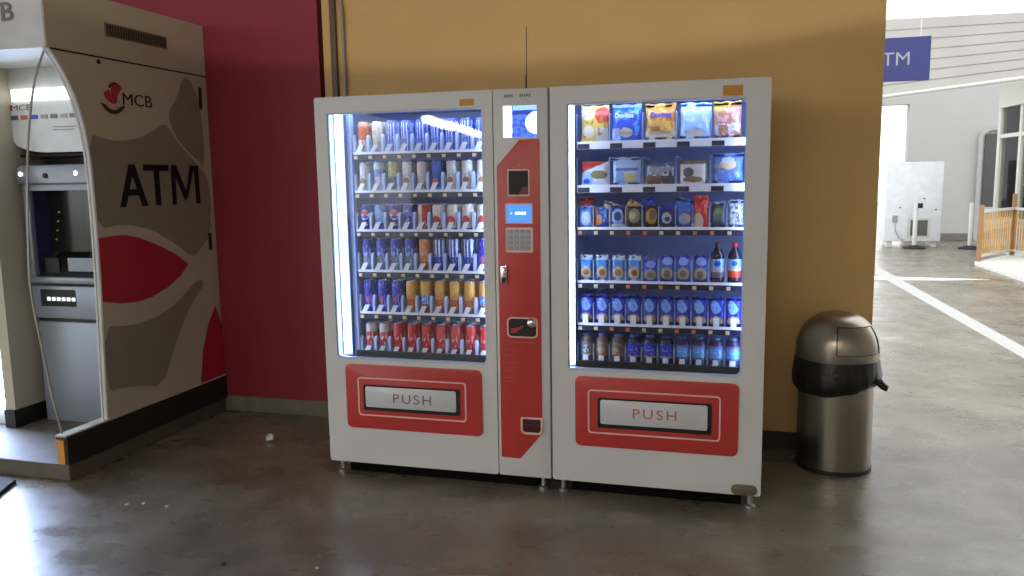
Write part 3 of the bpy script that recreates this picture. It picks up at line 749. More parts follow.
for k, (mm, cp, nm) in enumerate(((pack_mat('blue_label_print', (150, 186, 236), [('band', .0, .35, (110, 100, 120)), ('band', .3, .42, (206, 180, 150)), ('disc', .5, .75, .25, .16, (40, 90, 190))]), dkc, 'dark bottle with pale blue label'),
                                  (pack_mat('red_label_print', (150, 190, 236), [('band', .0, .42, (200, 76, 56)), ('band', .38, .5, (226, 206, 190)), ('disc', .5, .78, .25, .14, (40, 90, 190))]), rdc, 'dark bottle with red and blue label'))):
    o = make_bottle(f'{nm}, {ORD[8+k]} from left, fourth row, right machine', mm, .031, .188, cp, dk, 'bottles at the right end of the fourth row')
    o.location = (PX[8+k], .137, ROWS_R[3]-.002)
# fifth row
m5 = pack_mat('blue_pouch_with_disc_print', (40, 52, 178), [('disc', .5, .68, .34, .24, (130, 180, 240)), ('diag', 1, 1.4, 1.72, (40, 52, 178)), ('noise', 8, .60, .5, .9, (60, 90, 210)), ('disc', .5, .20, .42, .17, (200, 176, 130)), ('noise', 9, .64, .04, .36, (180, 130, 70))])
o5 = None
for k in range(10):
    lab = f'royal blue pouch with golden disc, {ORD[k]} from left, fifth row, right machine'
    if o5 is None: o5 = o = place_bag(PX[k], ROWS_R[4]-.002, m5, .070, .140, .034, lab, 'blue pouches in the fifth row of the right machine', 90, 0, .02)
    else: o = dup(o5, (PX[k], o5.location.y, o5.location.z), lab)
    o.rotation_euler.y = random.uniform(-.025, .025)
# bottom row: jars of snacks
clear = {n: mat(n, c, .2) for n, c in (('brown_contents', (104, 92, 84)), ('navy_contents', (52, 54, 84)))}
jl = {
 'c': pack_mat('grey_label_print', (130, 124, 116), [('disc', .6, .5, .24, .3, (180, 200, 226)), ('noise', 5, .55, 0, 1, (100, 92, 84)), ('band', -.1, .14, (150, 170, 190))]),
 'd': pack_mat('tan_label_print', (136, 120, 104), [('noise', 5, .5, 0, 1, (106, 90, 76)), ('disc', .4, .4, .3, .25, (170, 150, 130)), ('disc', .65, .2, .16, .14, (180, 90, 50))]),
 'e': pack_mat('deep_blue_jar_label', (48, 50, 180), [('noise', 5, .56, .2, 1, (110, 130, 230)), ('band', -.1, .15, (160, 150, 120))]),
 'f': pack_mat('sky_blue_jar_label', (90, 156, 224), [('noise', 5, .56, .2, 1, (140, 196, 240)), ('band', .86, 1.1, (120, 90, 190)), ('band', -.1, .16, (90, 100, 130))])}
jn = dict(c='grey labelled bottle', d='tan labelled bottle', e='deep blue labelled bottle', f='sky blue labelled bottle')
jc = mat('translucent_blue_cap', (84, 96, 150), .3)
jp = {}
for k, key in enumerate('cddeeeffff'):
    lab = f'{jn[key]}, {ORD[k]} from left, bottom row, right machine'
    if key not in jp:
        t = thing('snack_bottle', lab, 'bottle', group='squat bottles in the bottom row of the right machine')
        r, h = .032, .150
        bm = bm_(); lathe(bm, [(0, .002), (r*.8, 0), (r, .012), (r*1.0, h*.24), (r*.93, h*.28)], n=20); lathe(bm, [(r*.95, h*.74), (r*.98, h*.77), (r*.82, h*.87), (r*.6, h*.91), (r*.58, h*.93)], n=20)
        obj('bottle_body', bm, clear['brown_contents' if key in 'cd' else 'navy_contents'], t, True)
        bm = bm_(); lathe(bm, [(r*.93, h*.28), (r*1.0, h*.29), (r*1.0, h*.74), (r*.95, h*.74)], n=20); obj('bottle_label', bm, jl[key], t, True)
        bm = bm_(); lathe(bm, [(r*.62, h*.92), (r*.64, h*.93), (r*.64, h*.99), (r*.58, h), (0, h)], n=16); obj('bottle_cap', bm, jc, t, True)
        t.location = (PX[k], .137, ROWS_R[5]-.002); jp[key] = t
    else: t = dup(jp[key], (PX[k], .137, ROWS_R[5]-.002), lab)
    t.rotation_euler.z = random.uniform(-.3, .3)

# ------------------------------------------------------------------ ATM kiosk
M['kiosk'] = mat('kiosk_beige', (186, 179, 158), .42, var=.03, scale=2)
M['kiosk_dark'] = mat('kiosk_print_dark', (138, 133, 116), .42, var=.03)
M['kiosk_red'] = mat('kiosk_print_red', (176, 38, 56), .42, var=.05)
M['sign_white'] = mat('kiosk_sign_white', (200, 202, 200), .35)
M['header'] = mat('niche_header_white', (222, 222, 218), .22)
K = thing('atm_kiosk', 'beige bank kiosk with red and grey graphics, standing against the red wall', 'kiosk', (XK, 0, .09))
KX, KZ = XK, .09
def kp_(pts): return [(y, z-KZ) for y, z in pts]
CUT = [(-.329, 2.209), (-.258, 2.127), (-.193, 2.015), (-.152, 1.906), (-.125, 1.79), (-.112, 1.66), (-.108, 1.502), (-.108, 1.315), (-.112, 1.127), (-.118, .909), (-.128, .69), (-.138, .469), (-.146, .245)]
cut = smoothpts(CUT, 2, False)
GL = [(-.330, 2.195), (-.384, 2.091), (-.419, 1.992), (-.45, 1.87), (-.477, 1.739), (-.514, 1.46), (-.540, 1.146), (-.545, 1.03), (-.529, .866), (-.503, .673), (-.469, .421), (-.436, .258)]
gl = smoothpts(GL, 2, False)
bm = bm_(); prism(bm, kp_(cut+[(.918, .245), (.918, 2.205)]), -.012, 0, 'x'); side = obj('side_panel', bm, M['kiosk'], K)
bm = bm_(); prism(bm, kp_([(-.331, 2.212), (.918, 2.212), (.918, 2.523), (-.331, 2.523)]), -.035, .001, 'x'); up = obj('upper_side_panel', bm, M['kiosk'], K)
bm = bm_(); box(bm, -.03, .0022, -.331, .918, 2.203-KZ, 2.2115-KZ); obj('panel_joint', bm, M['dark_text'], K)
# aluminium edge trims that follow the cut
def ribbon(pts, x0, x1, wd, nm, m):
    bm = bm_(); n = len(pts); V = []
    for i, p in enumerate(pts):
        a = pts[max(i-1, 0)]; b = pts[min(i+1, n-1)]; d = Vector((b[0]-a[0], b[1]-a[1])).normalized(); q = Vector((-d.y, d.x))*wd/2
        V.append([bm.verts.new((x, p[0]+s*q.x, p[1]-KZ+s*q.y)) for x, s in ((x0, -1), (x1, -1), (x1, 1), (x0, 1))])
    for A, B in zip(V, V[1:]):
        for k in range(4): bm.faces.new((A[k], A[(k+1) % 4], B[(k+1) % 4], B[k]))
    bm.faces.new(V[0][::-1]); bm.faces.new(V[-1])
    return obj(nm, bm, m, K)
M['bright_edge'] = mat('bright_anodised_edge', (232, 232, 226), .3)
ribbon(cut, -.014, .005, .012, 'edge_trim', M['bright_edge'])
ribbon([(y-.022, z) for y, z in cut], -.014, -.004, .006, 'edge_trim', M['bright_edge'])
bm = bm_(); prism(bm, kp_(gl+cut[::-1]), -.022, -.016, 'x'); obj('glass_screen', bm, M['clear'], K)
ribbon(gl, -.024, -.014, .005, 'glass_edge', mat('glass_edge_grey', (150, 148, 138), .3))
# printed graphics
G = dict(
 dark_mid=[(-.108, 1.801), (.007, 1.775), (.118, 1.768), (.277, 1.792), (.381, 1.831), (.491, 1.89), (.54, 1.851), (.622, 1.759), (.755, 1.663), (.867, 1.576), (.892, 1.42), (.858, 1.193), (.746, 1.105), (.662, 1.062), (.512, 1.169), (.303, 1.268), (.105, 1.308), (-.104, 1.293), (-.10, 1.502)],
 dark_top=[(.696, 2.188), (.614, 2.035), (.544, 1.97), (.543, 1.881), (.624, 1.777), (.758, 1.689), (.852, 1.627), (.854, 1.931), (.82, 2.084), (.76, 2.171)],
 dark_low=[(-.112, .765), (.042, .737), (.203, .732), (.378, .762), (.521, .814), (.707, .929), (.774, .888), (.644, .796), (.501, .629), (.412, .49), (.313, .32), (.122, .369), (-.019, .394), (-.131, .40)])
for k, P in G.items():
    bm = bm_(); prism(bm, kp_(smoothpts(P, 1)), -.001, .0015, 'x'); obj('grey_graphic', bm, M['kiosk_dark'], K)
eye = [(-.109, 1.243), (-.015, 1.249), (.099, 1.247), (.215, 1.221), (.377, 1.162), (.505, 1.102), (.62, 1.028), (.537, .962), (.421, .909), (.276, .868), (.151, .858), (.034, .867), (-.112, .898)]
bm = bm_(); prism(bm, kp_(eye), -.001, .003, 'x'); obj('red_graphic', bm, M['kiosk_red'], K, label='red leaf shaped graphic')
bm = bm_(); prism(bm, kp_([(.862, .723), (.776, .611), (.708, .458), (.665, .247), (.915, .247), (.915, .60)]), -.001, .003, 'x'); obj('red_graphic', bm, M['kiosk_red'], K, label='red corner graphic')
for P in ([(.835, 2.136), (.865, 2.132), (.86, 1.994), (.831, 1.998)], [(.839, 1.208), (.87, 1.206), (.869, 1.094), (.838, 1.097)]):
    bm = bm_(); prism(bm, kp_(P), 0, .003, 'x'); obj('hinge_slot', bm, M['rubber'], K)
bm = bm_(); lathe(bm, [(0, -.004), (.013, -.004), (.013, .004), (0, .005)], n=14); bmesh.ops.rotate(bm, verts=bm.verts, cent=(0, 0, 0), matrix=Matrix.Rotation(PI/2, 3, 'Y')); bmesh.ops.translate(bm, verts=bm.verts, vec=(0, .004, 2.182-KZ)); obj('screw_cap', bm, M['rubber'], K)
bm = bm_(); box(bm, -.001, .004, .067, .562, 2.326-KZ, 2.399-KZ); vent = obj('vent', bm, mat('vent_frame_grey', (120, 110, 92), .5), K)
bm = bm_()
for k in range(24):
    box(bm, .0035, .0055, .078+k*.02, .092+k*.02, 2.333-KZ, 2.392-KZ)
obj('vent_slots', bm, mat('vent_dark', (56, 50, 46), .6), vent)
# bank emblem and lettering
PETAL1 = [(.022, 2.023), (.067, 2.048), (.069, 2.004), (.101, 1.964), (.066, 1.972), (.029, 1.997)]
PETAL2 = [(.095, 2.070), (.147, 2.078), (.164, 2.058), (.126, 2.024), (.110, 1.955), (.072, 2.010), (.077, 2.041)]
LEAF = [(-.012, 1.970), (.027, 1.962), (.056, 1.939), (.095, 1.931), (.166, 1.968), (.178, 1.956), (.137, 1.924), (.093, 1.910), (.040, 1.919)]
TIP = [(.059, 2.064), (.099, 2.088), (.136, 2.083), (.128, 2.066), (.09, 2.062), (.067, 2.049)]
for P in (PETAL1, PETAL2):
    bm = bm_(); prism(bm, kp_(smoothpts(P, 1)), .0, .003, 'x'); obj('emblem_petal', bm, M['kiosk_red'], K)
bdk = mat('dark_brown_print', (70, 34, 30), .5)
bm = bm_(); prism(bm, kp_(smoothpts(LEAF, 1)), .0, .003, 'x'); obj('emblem_leaf', bm, bdk, K)
bm = bm_(); prism(bm, kp_(smoothpts(TIP, 1)), .0, .0025, 'x'); obj('emblem_tip', bm, bdk, K)
text('bank_lettering', 'MCB', M['dark_text'], K, .235, .066, 'yz', (.0, .163, 1.970-KZ), .004, 0)
def strokes(nm, quads):
    bm = bm_()
    for i_, q_ in enumerate(quads): prism(bm, kp_([(.077+y, 1.403+z) for y, z in q_]), .001, .005+.0004*i_, 'x')
    obj(nm, bm, M['dark_text'], K)
hh = .238; tw = .040
strokes('letter_a', [[(0, 0), (.044, 0), (.134, hh), (.088, hh)], [(.088, hh), (.134, hh), (.222, 0), (.176, 0)], [(.042, .062), (.180, .062), (.166, .098), (.056, .098)]])
strokes('letter_t', [[(.204, hh-.036), (.418, hh-.036), (.418, hh), (.204, hh)], [(.290, 0), (.334, 0), (.334, hh-.03), (.290, hh-.03)]])
strokes('letter_m', [[(.438, 0), (.474, 0), (.478, hh), (.442, hh)], [(.442, hh), (.488, hh), (.584, .05), (.556, .02)], [(.556, .02), (.584, .05), (.662, hh), (.620, hh)], [(.662, 0), (.700, 0), (.696, hh), (.658, hh)]])
# black skirting with orange end
bm = bm_(); box(bm, -.055, .012, -.440, .918, 0, .243-KZ); sk = obj('skirting', bm, mat('kiosk_black_skirting', (30, 28, 28), .45), K)
bm = bm_(); box(bm, -.056, .013, -.446, .918, .241-KZ, .250-KZ); obj('skirting_cap', bm, M['kiosk'], sk)
bm = bm_(); box(bm, -.048, -.004, -.448, -.438, .006, .225-KZ); obj('end_strip', bm, mat('orange_end_strip', (205, 140, 56), .5), sk)
# front sign box
bm = bm_(); box(bm, -2.2, -.004, -.335, -.02, 2.208-KZ, 2.50-KZ, .004); sg = obj('sign_box', bm, M['sign_white'], K)
text('sign_lettering', 'MCB', M['grey_text'], sg, .300, .092, 'xz', (-1.454-.300-KX, -.337, 2.347-KZ), .004, .014)
# left cheek, back and header of the niche
bm = bm_(); box(bm, -.90, -.826, .03, .90, .11, 2.118); lp = obj('left_side_panel', bm, M['kiosk'], K)
bm = bm_(); box(bm, -.90, -.824, .02, .90, 0, .11); obj('skirting', bm, mat('niche_black_skirting', (24, 23, 24), .5), K)
bm = bm_(); box(bm, -.826, -.045, .42, .46, 0, 2.118); obj('niche_back', bm, mat('niche_back_grey', (92, 88, 80), .6), K)
bm = bm_()
hp = rrect(-.826, -.037, 1.722-KZ, 2.118, .002)
P = [(-.826, 2.118), (-.826, 1.80-KZ)]+[(-.826+.25*(1-math.cos(a*PI/16)), 1.80-KZ-.078*math.sin(a*PI/16)) for a in range(1, 9)]+[(-.037, 1.722-KZ), (-.037, 2.118)]
prism(bm, P, .200, .235); hd = obj('header_panel', bm, M['header'], K)
bm = bm_(); box(bm, -.926, -.004, -.02, .90, 2.118, 2.15); obj('niche_ceiling', bm, M['sign_white'], K)
bm = bm_(); box(bm, -.826, -.037, .235, .42, 1.70-KZ, 1.712-KZ); obj('niche_soffit', bm, M['rubber'], K)
bm = bm_(); box(bm, -.80, -.045, .186, .200, 2.02-KZ, 2.088-KZ, .004); lf = obj('reflection_bar', bm, emit('reflection_bar_glow', (255, 255, 250), 2.0), K, label='glowing bar put in for a lamp reflection')  # glowing bar put in for a lamp's reflection on the header
text('bank_lettering', 'MCB', M['grey_text'], hd, .15, .034, 'xz', (-2.095-KX, .199, 1.968-KZ), .002)
bm = bm_(); prism(bm, smoothpts([(-.858+0.0, 1.878), (-.835, 1.918), (-.815, 1.905), (-.828, 1.868)], 1), .196, .199); obj('emblem', bm, M['kiosk_red'], hd)
for k, (x, c) in enumerate(((-2.075, (90, 92, 96)), (-2.005, (205, 110, 80)), (-1.93, (60, 90, 190)), (-1.86, (170, 165, 155)), (-1.79, (120, 115, 110)), (-1.72, (175, 170, 160)), (-1.655, (120, 115, 110)))):
    bm = bm_(); prism(bm, rrect(x-.024-KX, x+.024-KX, 1.916-KZ, 1.94-KZ, .003), .197, .200); obj('card_sign', bm, mat('card_sign_print_%d' % k, c, .4), hd)
bm = bm_(); box(bm, -.53, -.33, .197, .2, 1.865-KZ, 1.869-KZ); box(bm, -.53, -.38, .197, .2, 1.848-KZ, 1.852-KZ); obj('small_print', bm, M['grey_text'], hd)

# ---- cash machine inside the niche
M['atm_grey'] = mat('blue_grey_enamel', (150, 158, 172), .36, .25, var=.03)
M['atm_light'] = mat('silver_grey_plastic', (138, 144, 152), .3, .3)
AX0, AX1 = -2.052, -1.36
A = thing('cash_machine', 'blue grey cash machine set in the niche behind the curved glass screen', 'atm', ((AX0+AX1)/2, .20, .09))
ox = -(AX0+AX1)/2; oy = -.2; oz = -.09
def ab(x0, x1, y0, y1, z0, z1, bev=0): 
    bm = bm_(); box(bm, x0+ox, x1+ox, y0+oy, y1+oy, z0+oz, z1+oz, bev); return bm
obj('lower_cabinet', ab(AX0, AX1, .20, .40, .09, .715, .012), M['atm_grey'], A, True)
obj('upper_drawer', ab(AX0-.008, AX1, .185, .40, .735, .935, .012), M['atm_grey'], A, True)
obj('shadow_gap', ab(AX0+.01, AX1-.01, .21, .39, .71, .74), M['black'], A)
sr = obj('slot_surround', ab(-1.990, -1.735, .178, .19, .810, .912, .006), M['rubber'], A, True)
kproto = None
for k in range(6):
    if kproto is None: kproto = o = obj('slot_light', ab(-1.935, -1.910, .170, .179, .845, .868, .004), emit('slot_light_glow', (240, 244, 250), .8), sr, True)
    else:
        o = kproto.copy(); COL.objects.link(o); o.parent = sr; o.location.x += .036*k
obj('keyboard_shelf', ab(AX0-.008, AX1, .165, .40, .948, .990, .01), M['atm_light'], A, True)
# angled keyboard and dispenser area
bm = bm_(); prism(bm, [(.18+oy, .990+oz), (.39+oy, .990+oz), (.39+oy, 1.13+oz)], AX0+.03+ox, AX1-.03+ox, 'x'); con = obj('console', bm, M['rubber'], A)
bm = bm_(); box(bm, -1.80+ox, -1.62+ox, .215+oy, .222+oy, 1.02+oz, 1.10+oz); obj('receipt_plate', bm, M['atm_light'], con)
bm = bm_(); box(bm, -1.965+ox, -1.86+ox, .21+oy, .225+oy, 1.0+oz, 1.10+oz, .004); obj('card_reader', bm, M['black'], con)
# screen recess
bm = bm_()
box(bm, AX0+ox, AX0+.045+ox, .175+oy, .40+oy, .98+oz, 1.60+oz, .01); obj('side_cheek', bm, M['atm_light'], A, True)
bm = bm_(); box(bm, AX1-.045+ox, AX1+ox, .175+oy, .40+oy, .98+oz, 1.60+oz, .01); obj('side_cheek', bm, M['atm_light'], A, True)
bm = bm_(); prism(bm, rrect(AX0+ox, AX1+ox, 1.535+oz, 1.648+oz, (.004, .004, .04, .04)), .150+oy, .40+oy, bev=.008); hood = obj('hood', bm, M['atm_light'], A, True)
bm = bm_(); lathe(bm, [(0, 0), (.016, 0), (.016, .006), (0, .008)], n=14); bmesh.ops.rotate(bm, verts=bm.verts, cent=(0, 0, 0), matrix=Matrix.Rotation(PI/2, 3, 'X')); bmesh.ops.translate(bm, verts=bm.verts, vec=(-1.84+ox, .150+oy, 1.586+oz)); obj('camera_eye', bm, M['rubber'], hood)
for x in (-2.02, -1.625):
    bm = bm_(); lathe(bm, [(0, 0), (.013, 0), (.013, .005), (0, .007)], n=14); bmesh.ops.rotate(bm, verts=bm.verts, cent=(0, 0, 0), matrix=Matrix.Rotation(PI/2, 3, 'X')); bmesh.ops.translate(bm, verts=bm.verts, vec=(x+ox, .151+oy, 1.598+oz)); obj('downlight', bm, emit('downlight_glow', (255, 255, 250), 2.5), hood)
obj('screen', ab(AX0+.045, AX1-.045, .30, .31, 1.13, 1.54), mat('dark_screen_glass', (26, 26, 28), .12), A)
obj('recess_ceiling', ab(AX0+.045, AX1-.045, .19, .31, 1.50, 1.535), M['atm_grey'], A)
obj('privacy_strip', ab(AX0+.046, AX0+.062, .19, .30, 1.0, 1.5), mat('dark_violet_strip', (44, 36, 78), .4), A)
kproto = None
for k in range(4):
    if kproto is None: kproto = o = obj('side_key', ab(-1.955, -1.943, .294, .300, 1.20, 1.208, .002), emit('side_key_lit', (190, 190, 190), .12), A)
    else:
        o = kproto.copy(); COL.objects.link(o); o.parent = A; o.location.z += .055*k; o.location.x += .012*k

# bright lit panel of the neighbouring kiosk, at the left edge
N_ = thing('light_box', 'glowing white light box at the left edge beside the kiosk', 'light box', (-2.6, .1, .09))
bm = bm_(); box(bm, -.40, .40, -.03, .10, .0, 2.0, .006); fr_ = obj('frame', bm, M['sign_white'], N_)
bm = bm_(); box(bm, -.38, .385, -.045, -.03, .10, 1.98); obj('glowing_face', bm, emit('light_box_glow', (190, 212, 255), 36.0), N_)

# ------------------------------------------------------------------ conduits beside the red wall
def pipe_thing(name, label, pts, r, m, cat='pipe'):
    bm = bm_(); tube(bm, pts, r, 12); o = obj(name, bm, m, None, True); return tag(o, label, cat)
bm = bm_(); box(bm, -.366, -.330, D-.03, D, .1, 3.19, .004); tag(obj('cable_trunking', bm, mat('brown_grey_trunking', (104, 82, 70), .5), None, True), 'brown grey cable trunking on the yellow wall beside the red one', 'trunking')
P_ = thing('conduit', 'thin pale grey conduit running down behind the left machine', 'pipe', (-.283, D-.02, 1.9))
bm = bm_(); tube(bm, [(-.02, .0, 1.28), (-.02, 0, .78), (-.012, 0, .72), (0, 0, .66), (0, 0, .12)], .011, 12); obj('pipe', bm, mat('pale_grey_conduit', (158, 148, 136), .4), P_, True)
bm = bm_(); tube(bm, [(0, 0, .12), (0, 0, -1.9)], .013, 12); obj('coupling', bm, M['rubber'], P_, True)

# ------------------------------------------------------------------ steel bin
def steel():
    m, nt, b = node_mat('brushed_steel'); Nn = nt.nodes; Ln = nt.links
    setp(b, .30, 1); b.inputs['Anisotropic'].default_value = .4
    tc = Nn.new('ShaderNodeTexCoord'); mp = Nn.new('ShaderNodeMapping'); mp.inputs['Scale'].default_value = (3, 3, 140)
    n = Nn.new('ShaderNodeTexNoise'); n.inputs['Scale'].default_value = 3; n.inputs['Detail'].default_value = 3
    Ln.new(tc.outputs['Object'], mp.inputs[0]); Ln.new(mp.outputs[0], n.inputs['Vector'])
    r = Nn.new('ShaderNodeValToRGB'); r.color_ramp.elements[0].color = lin((142, 134, 122)); r.color_ramp.elements[1].color = lin((168, 160, 148))
    Ln.new(n.outputs['Fac'], r.inputs[0]); Ln.new(r.outputs[0], b.inputs['Base Color'])
    mr = Nn.new('ShaderNodeMapRange'); mr.inputs['To Min'].default_value = .24; mr.inputs['To Max'].default_value = .38; Ln.new(n.outputs['Fac'], mr.inputs['Value']); Ln.new(mr.outputs[0], b.inputs['Roughness'])
    return m
ST = steel()
B = thing('litter_bin', 'round steel bin with domed lid and black liner at the yellow wall corner', 'bin', (2.557, .716, 0))
bm = bm_(); lathe(bm, [(0, .006), (.176, .006), (.184, .012), (.184, .50), (.180, .56), (0, .56)], n=64); obj('bin_body', bm, ST, B, True)
bm = bm_(); lathe(bm, [(.180, 0), (.188, .002), (.188, .02), (.184, .024)], n=64); obj('base_ring', bm, M['rubber'], B, True)
dome = [(.186, .568), (.200, .572), (.203, .585), (.203, .625), (.200, .66), (.192, .695), (.178, .73), (.157, .762), (.128, .79), (.09, .811), (.045, .822), (0, .826)]
bm = bm_(); lathe(bm, dome, n=64); lid = obj('domed_lid', bm, ST, B, True)
fprof = [(.2045, .633), (.2015, .662), (.1935, .697), (.180, .731), (.159, .764)]
bm = bm_(); a0, a1 = math.radians(-97), math.radians(-30)
rows = lathe(bm, [(r+.002, z) for r, z in fprof]+[(r+.008, z) for r, z in fprof[::-1]], n=20, a0=a0, a1=a1)
m_ = len(rows)
for i in range(m_): pass
bm.faces.new([r[0] for r in rows]); bm.faces.new([r[-1] for r in rows][::-1])
for k in range(20): bm.faces.new((rows[0][k+1], rows[0][k], rows[-1][k], rows[-1][k+1]))
obj('push_flap', bm, ST, lid, True)
bm = bm_(); e_ = [Vector((.2065*math.cos(a0+(a1-a0)*k/20), .2065*math.sin(a0+(a1-a0)*k/20), .631)) for k in range(21)]
tube(bm, e_, .0032, 6)
for aa in (a0, a1):
    tube(bm, [((r+.009)*math.cos(aa), (r+.009)*math.sin(aa), z) for r, z in fprof], .0028, 6)
tube(bm, [(.166*math.cos(a0+(a1-a0)*k/20), .166*math.sin(a0+(a1-a0)*k/20), .766) for k in range(21)], .0024, 6); obj('flap_seam', bm, M['rubber'], lid)
def bagfn(r, z, a):
    t = max(0, (.585-z)/.17)
    rr_ = r+.0025*math.sin(17*a+9*z)*t+.002*math.sin(31*a+12*z)*t
    right = max(0, math.cos(a+.25))            # the hem lifts towards the knot on the right
    zz = z+(.050*right**1.5-.008*math.sin(2*a)-.003*math.sin(9*a))*max(0, t-.2)
    return rr_, zz
bm = bm_(); lathe(bm, [(.188, .590), (.206, .586), (.210, .56), (.214, .52), (.218, .49), (.214, .445), (.200, .418), (.186, .425)], n=96, fn=bagfn)
lin_m = mat('black_bin_liner', (16, 15, 16), .32, bump=.4, bscale=30)
lb = obj('bin_liner', bm, lin_m, B, True, label='black plastic liner')
bm = bm_(); rnd = random.Random(3)
for k in range(5):
    pts = [(.17+.055*t+rnd.uniform(-.006, .006), -.12+.01*t*k+rnd.uniform(-.01, .01), .50-.045*t+rnd.uniform(-.012, .012)) for t in (0, .4, .8, 1.1)]
    tube(bm, pts, .012-.001*k, 7)
obj('liner_knot', bm, lin_m, lb, True)

# ------------------------------------------------------------------ the yard beyond
fz = thing('chest_unit', 'tall white metal cabinet seen from behind, by the far wall', 'cabinet', (5.575, 14.9, 0))
bm = bm_(); box(bm, -.535, .535, -.3, .3, .12, 1.75, .015); cab = obj('cabinet_body', bm, mat('white_cabinet_enamel', (226, 228, 232), .45), fz, True)
bm = bm_(); box(bm, -.10, .33, -.306, -.300, .20, .60); box(bm, .0, 0.01, -.305, -.3, .2, .6); vt = obj('vent_panel', bm, M['white_edge'], cab)
bm = bm_(); box(bm, -.04, .28, -.312, -.305, .24, .56); obj('vent_grille', bm, mat('vent_grey', (92, 92, 92), .6), vt)
for x in (-.42, .42):
    bm = bm_(); box(bm, x-.05, x+.05, -.25, .25, 0, .125, .005); obj('foot', bm, M['white_edge'], fz)
bm = bm_(); box(bm, -.39, -.29, -.315, -.30, .52, .66, .005); obj('plug', bm, mat('grey_plug', (150, 150, 150), .5), fz)
bm = bm_(); tube(bm, [(-.34, -.31, .53), (-.33, -.32, .35), (-.25, -.32, .2), (-.16, -.31, .14)], .008, 6); obj('power_cord', bm, mat('grey_cord', (150, 150, 150), .5), fz)
for (x, z) in ((.2, 1.0), (.42, .78), (-.25, .82)):
    bm = bm_(); box(bm, x-.018, x+.018, -.306, -.3, z-.012, z+.012); obj('screw', bm, M['rubber'], fz)
def stanchion(x, y, lab, first=None):
    if first: return dup(first, (x, y, 0), lab)
    t = thing('stanchion', lab, 'post', (x, y, 0), group='white barrier posts in the yard')
    bm = bm_(); lathe(bm, [(0, 0), (.21, 0), (.21, .02), (.12, .05), (.05, .07), (0, .07)], n=24); obj('base', bm, M['rubber'], t, True)
    bm = bm_(); lathe(bm, [(.042, .06), (.042, .90), (.03, .92), (0, .92)], n=16); obj('pole', bm, mat('off_white_post', (205, 205, 202), .4), t, True)
    return t
s1 = stanchion(5.565, 14.3, 'white barrier post with dark head in front of the white cabinet')
s2 = stanchion(6.58, 14.3, 'white barrier post standing alone, left of the bamboo fence', s1)
bm = bm_(); box(bm, .03, .12, -.05, .05, .82, .92, .01); obj('belt_head', bm, M['rubber'], s1)

# bamboo fence on a white deck
M['bamboo'] = mat('bamboo', (188, 150, 92), .55, var=.25, scale=12)
M['post'] = mat('pine_post', (156, 116, 74), .6, var=.1)
F_ = thing('bamboo_fence', 'bamboo screen fence with white rails on the white deck', 'fence')
FP = [Vector((5.93, 11.15)), Vector((6.76, 12.35)), Vector((6.98, 9.6))]
def seg(a, b, n):
    d = (b-a)/n
    return [a+d*k for k in range(n+1)]
cane = None
def add_cane(p):
    global cane
    if cane is None:
        bm = bm_(); r = .014
        lathe(bm, [(0, .15), (r, .15), (r, .30), (r*1.18, .305), (r, .31), (r, .56), (r*1.18, .565), (r, .57), (r, .84), (r*.9, .86), (0, .86)], n=7)
        cane = obj('bamboo_cane', bm, M['bamboo'], F_, True); cane.location = (p.x, p.y, 0)
    else:
        c = cane.copy(); COL.objects.link(c); c.parent = F_; c.location = (p.x, p.y, random.uniform(-.01, .01)); c.rotation_euler.z = random.uniform(0, 3)
for a, b, n in ((FP[0], FP[1], 14), (FP[1], FP[2], 26)):
    for p in seg(a, b, n)[1:-1]: add_cane(p)
    d = (b-a).normalized(); q = Vector((-d.y, d.x))
    for z0, z1 in ((.13, .17), (.86, .905)):
        bm = bm_()
        vs = [(a+q*s*.03+d*0, b+q*s*.03) for s in (-1, 1)]
        P = [vs[0][0], vs[0][1], vs[1][1], vs[1][0]]
        prism(bm, [(p.x, p.y) for p in P], z0, z1, 'z'); obj('rail', bm, M['white_edge'], F_)
for p, h in ((FP[0], .99), (FP[1], 1.14), (FP[2], 1.1)):
    bm = bm_(); box(bm, p.x-.032, p.x+.032, p.y-.032, p.y+.032, .06, h, .006); obj('post', bm, M['post'], F_)
bm = bm_(); prism(bm, [(5.86, 11.1), (6.76, 12.44), (7.02, 9.6), (7.05, 6.5), (5.96, 6.5), (5.92, 9.0)], .0, .06, 'z', .004); tag(obj('deck', bm, mat('white_deck', (222, 222, 214), .5), None), 'low white deck in front of the bamboo fence', 'deck')

# glazed white shop front behind the fence
SF = thing('shop_front', 'white framed glazed booth behind the bamboo fence', 'booth')
a = Vector((6.90, 13.9)); b = Vector((7.25, 9.5)); d = (b-a).normalized(); q = Vector((-d.y, d.x))
def sfp(s0, s1, z0, z1, th, nm, m, off=0, par=SF):
    bm = bm_(); c = [a+d*s0+q*(off-th/2), a+d*s1+q*(off-th/2), a+d*s1+q*(off+th/2), a+d*s0+q*(off+th/2)]
    prism(bm, [(p.x, p.y) for p in c], z0, z1, 'z'); return obj(nm, bm, m, par)
for s in (0, .95, 1.9, 2.85): sfp(s, s+.10, 0, 3.10, .10, 'frame_post', M['white_edge'])
sfp(0, 3.3, 2.72, 3.14, .14, 'fascia_board', M['white_edge'])
for z in (2.16, .6): sfp(0, 3.3, z, z+.07, .09, 'transom', M['white_edge'])
for s in (.10, 1.05, 2.0): sfp(s, s+.85, .67, 2.72, .012, 'window_pane', M['clear'])
sfp(0, 3.3, .0, .6, .05, 'lower_panel', M['white_edge'])
sfp(-1.2, 3.2, .0, 2.9, .05, 'back_panel', mat('booth_interior_grey', (225, 225, 228), .7), .4)

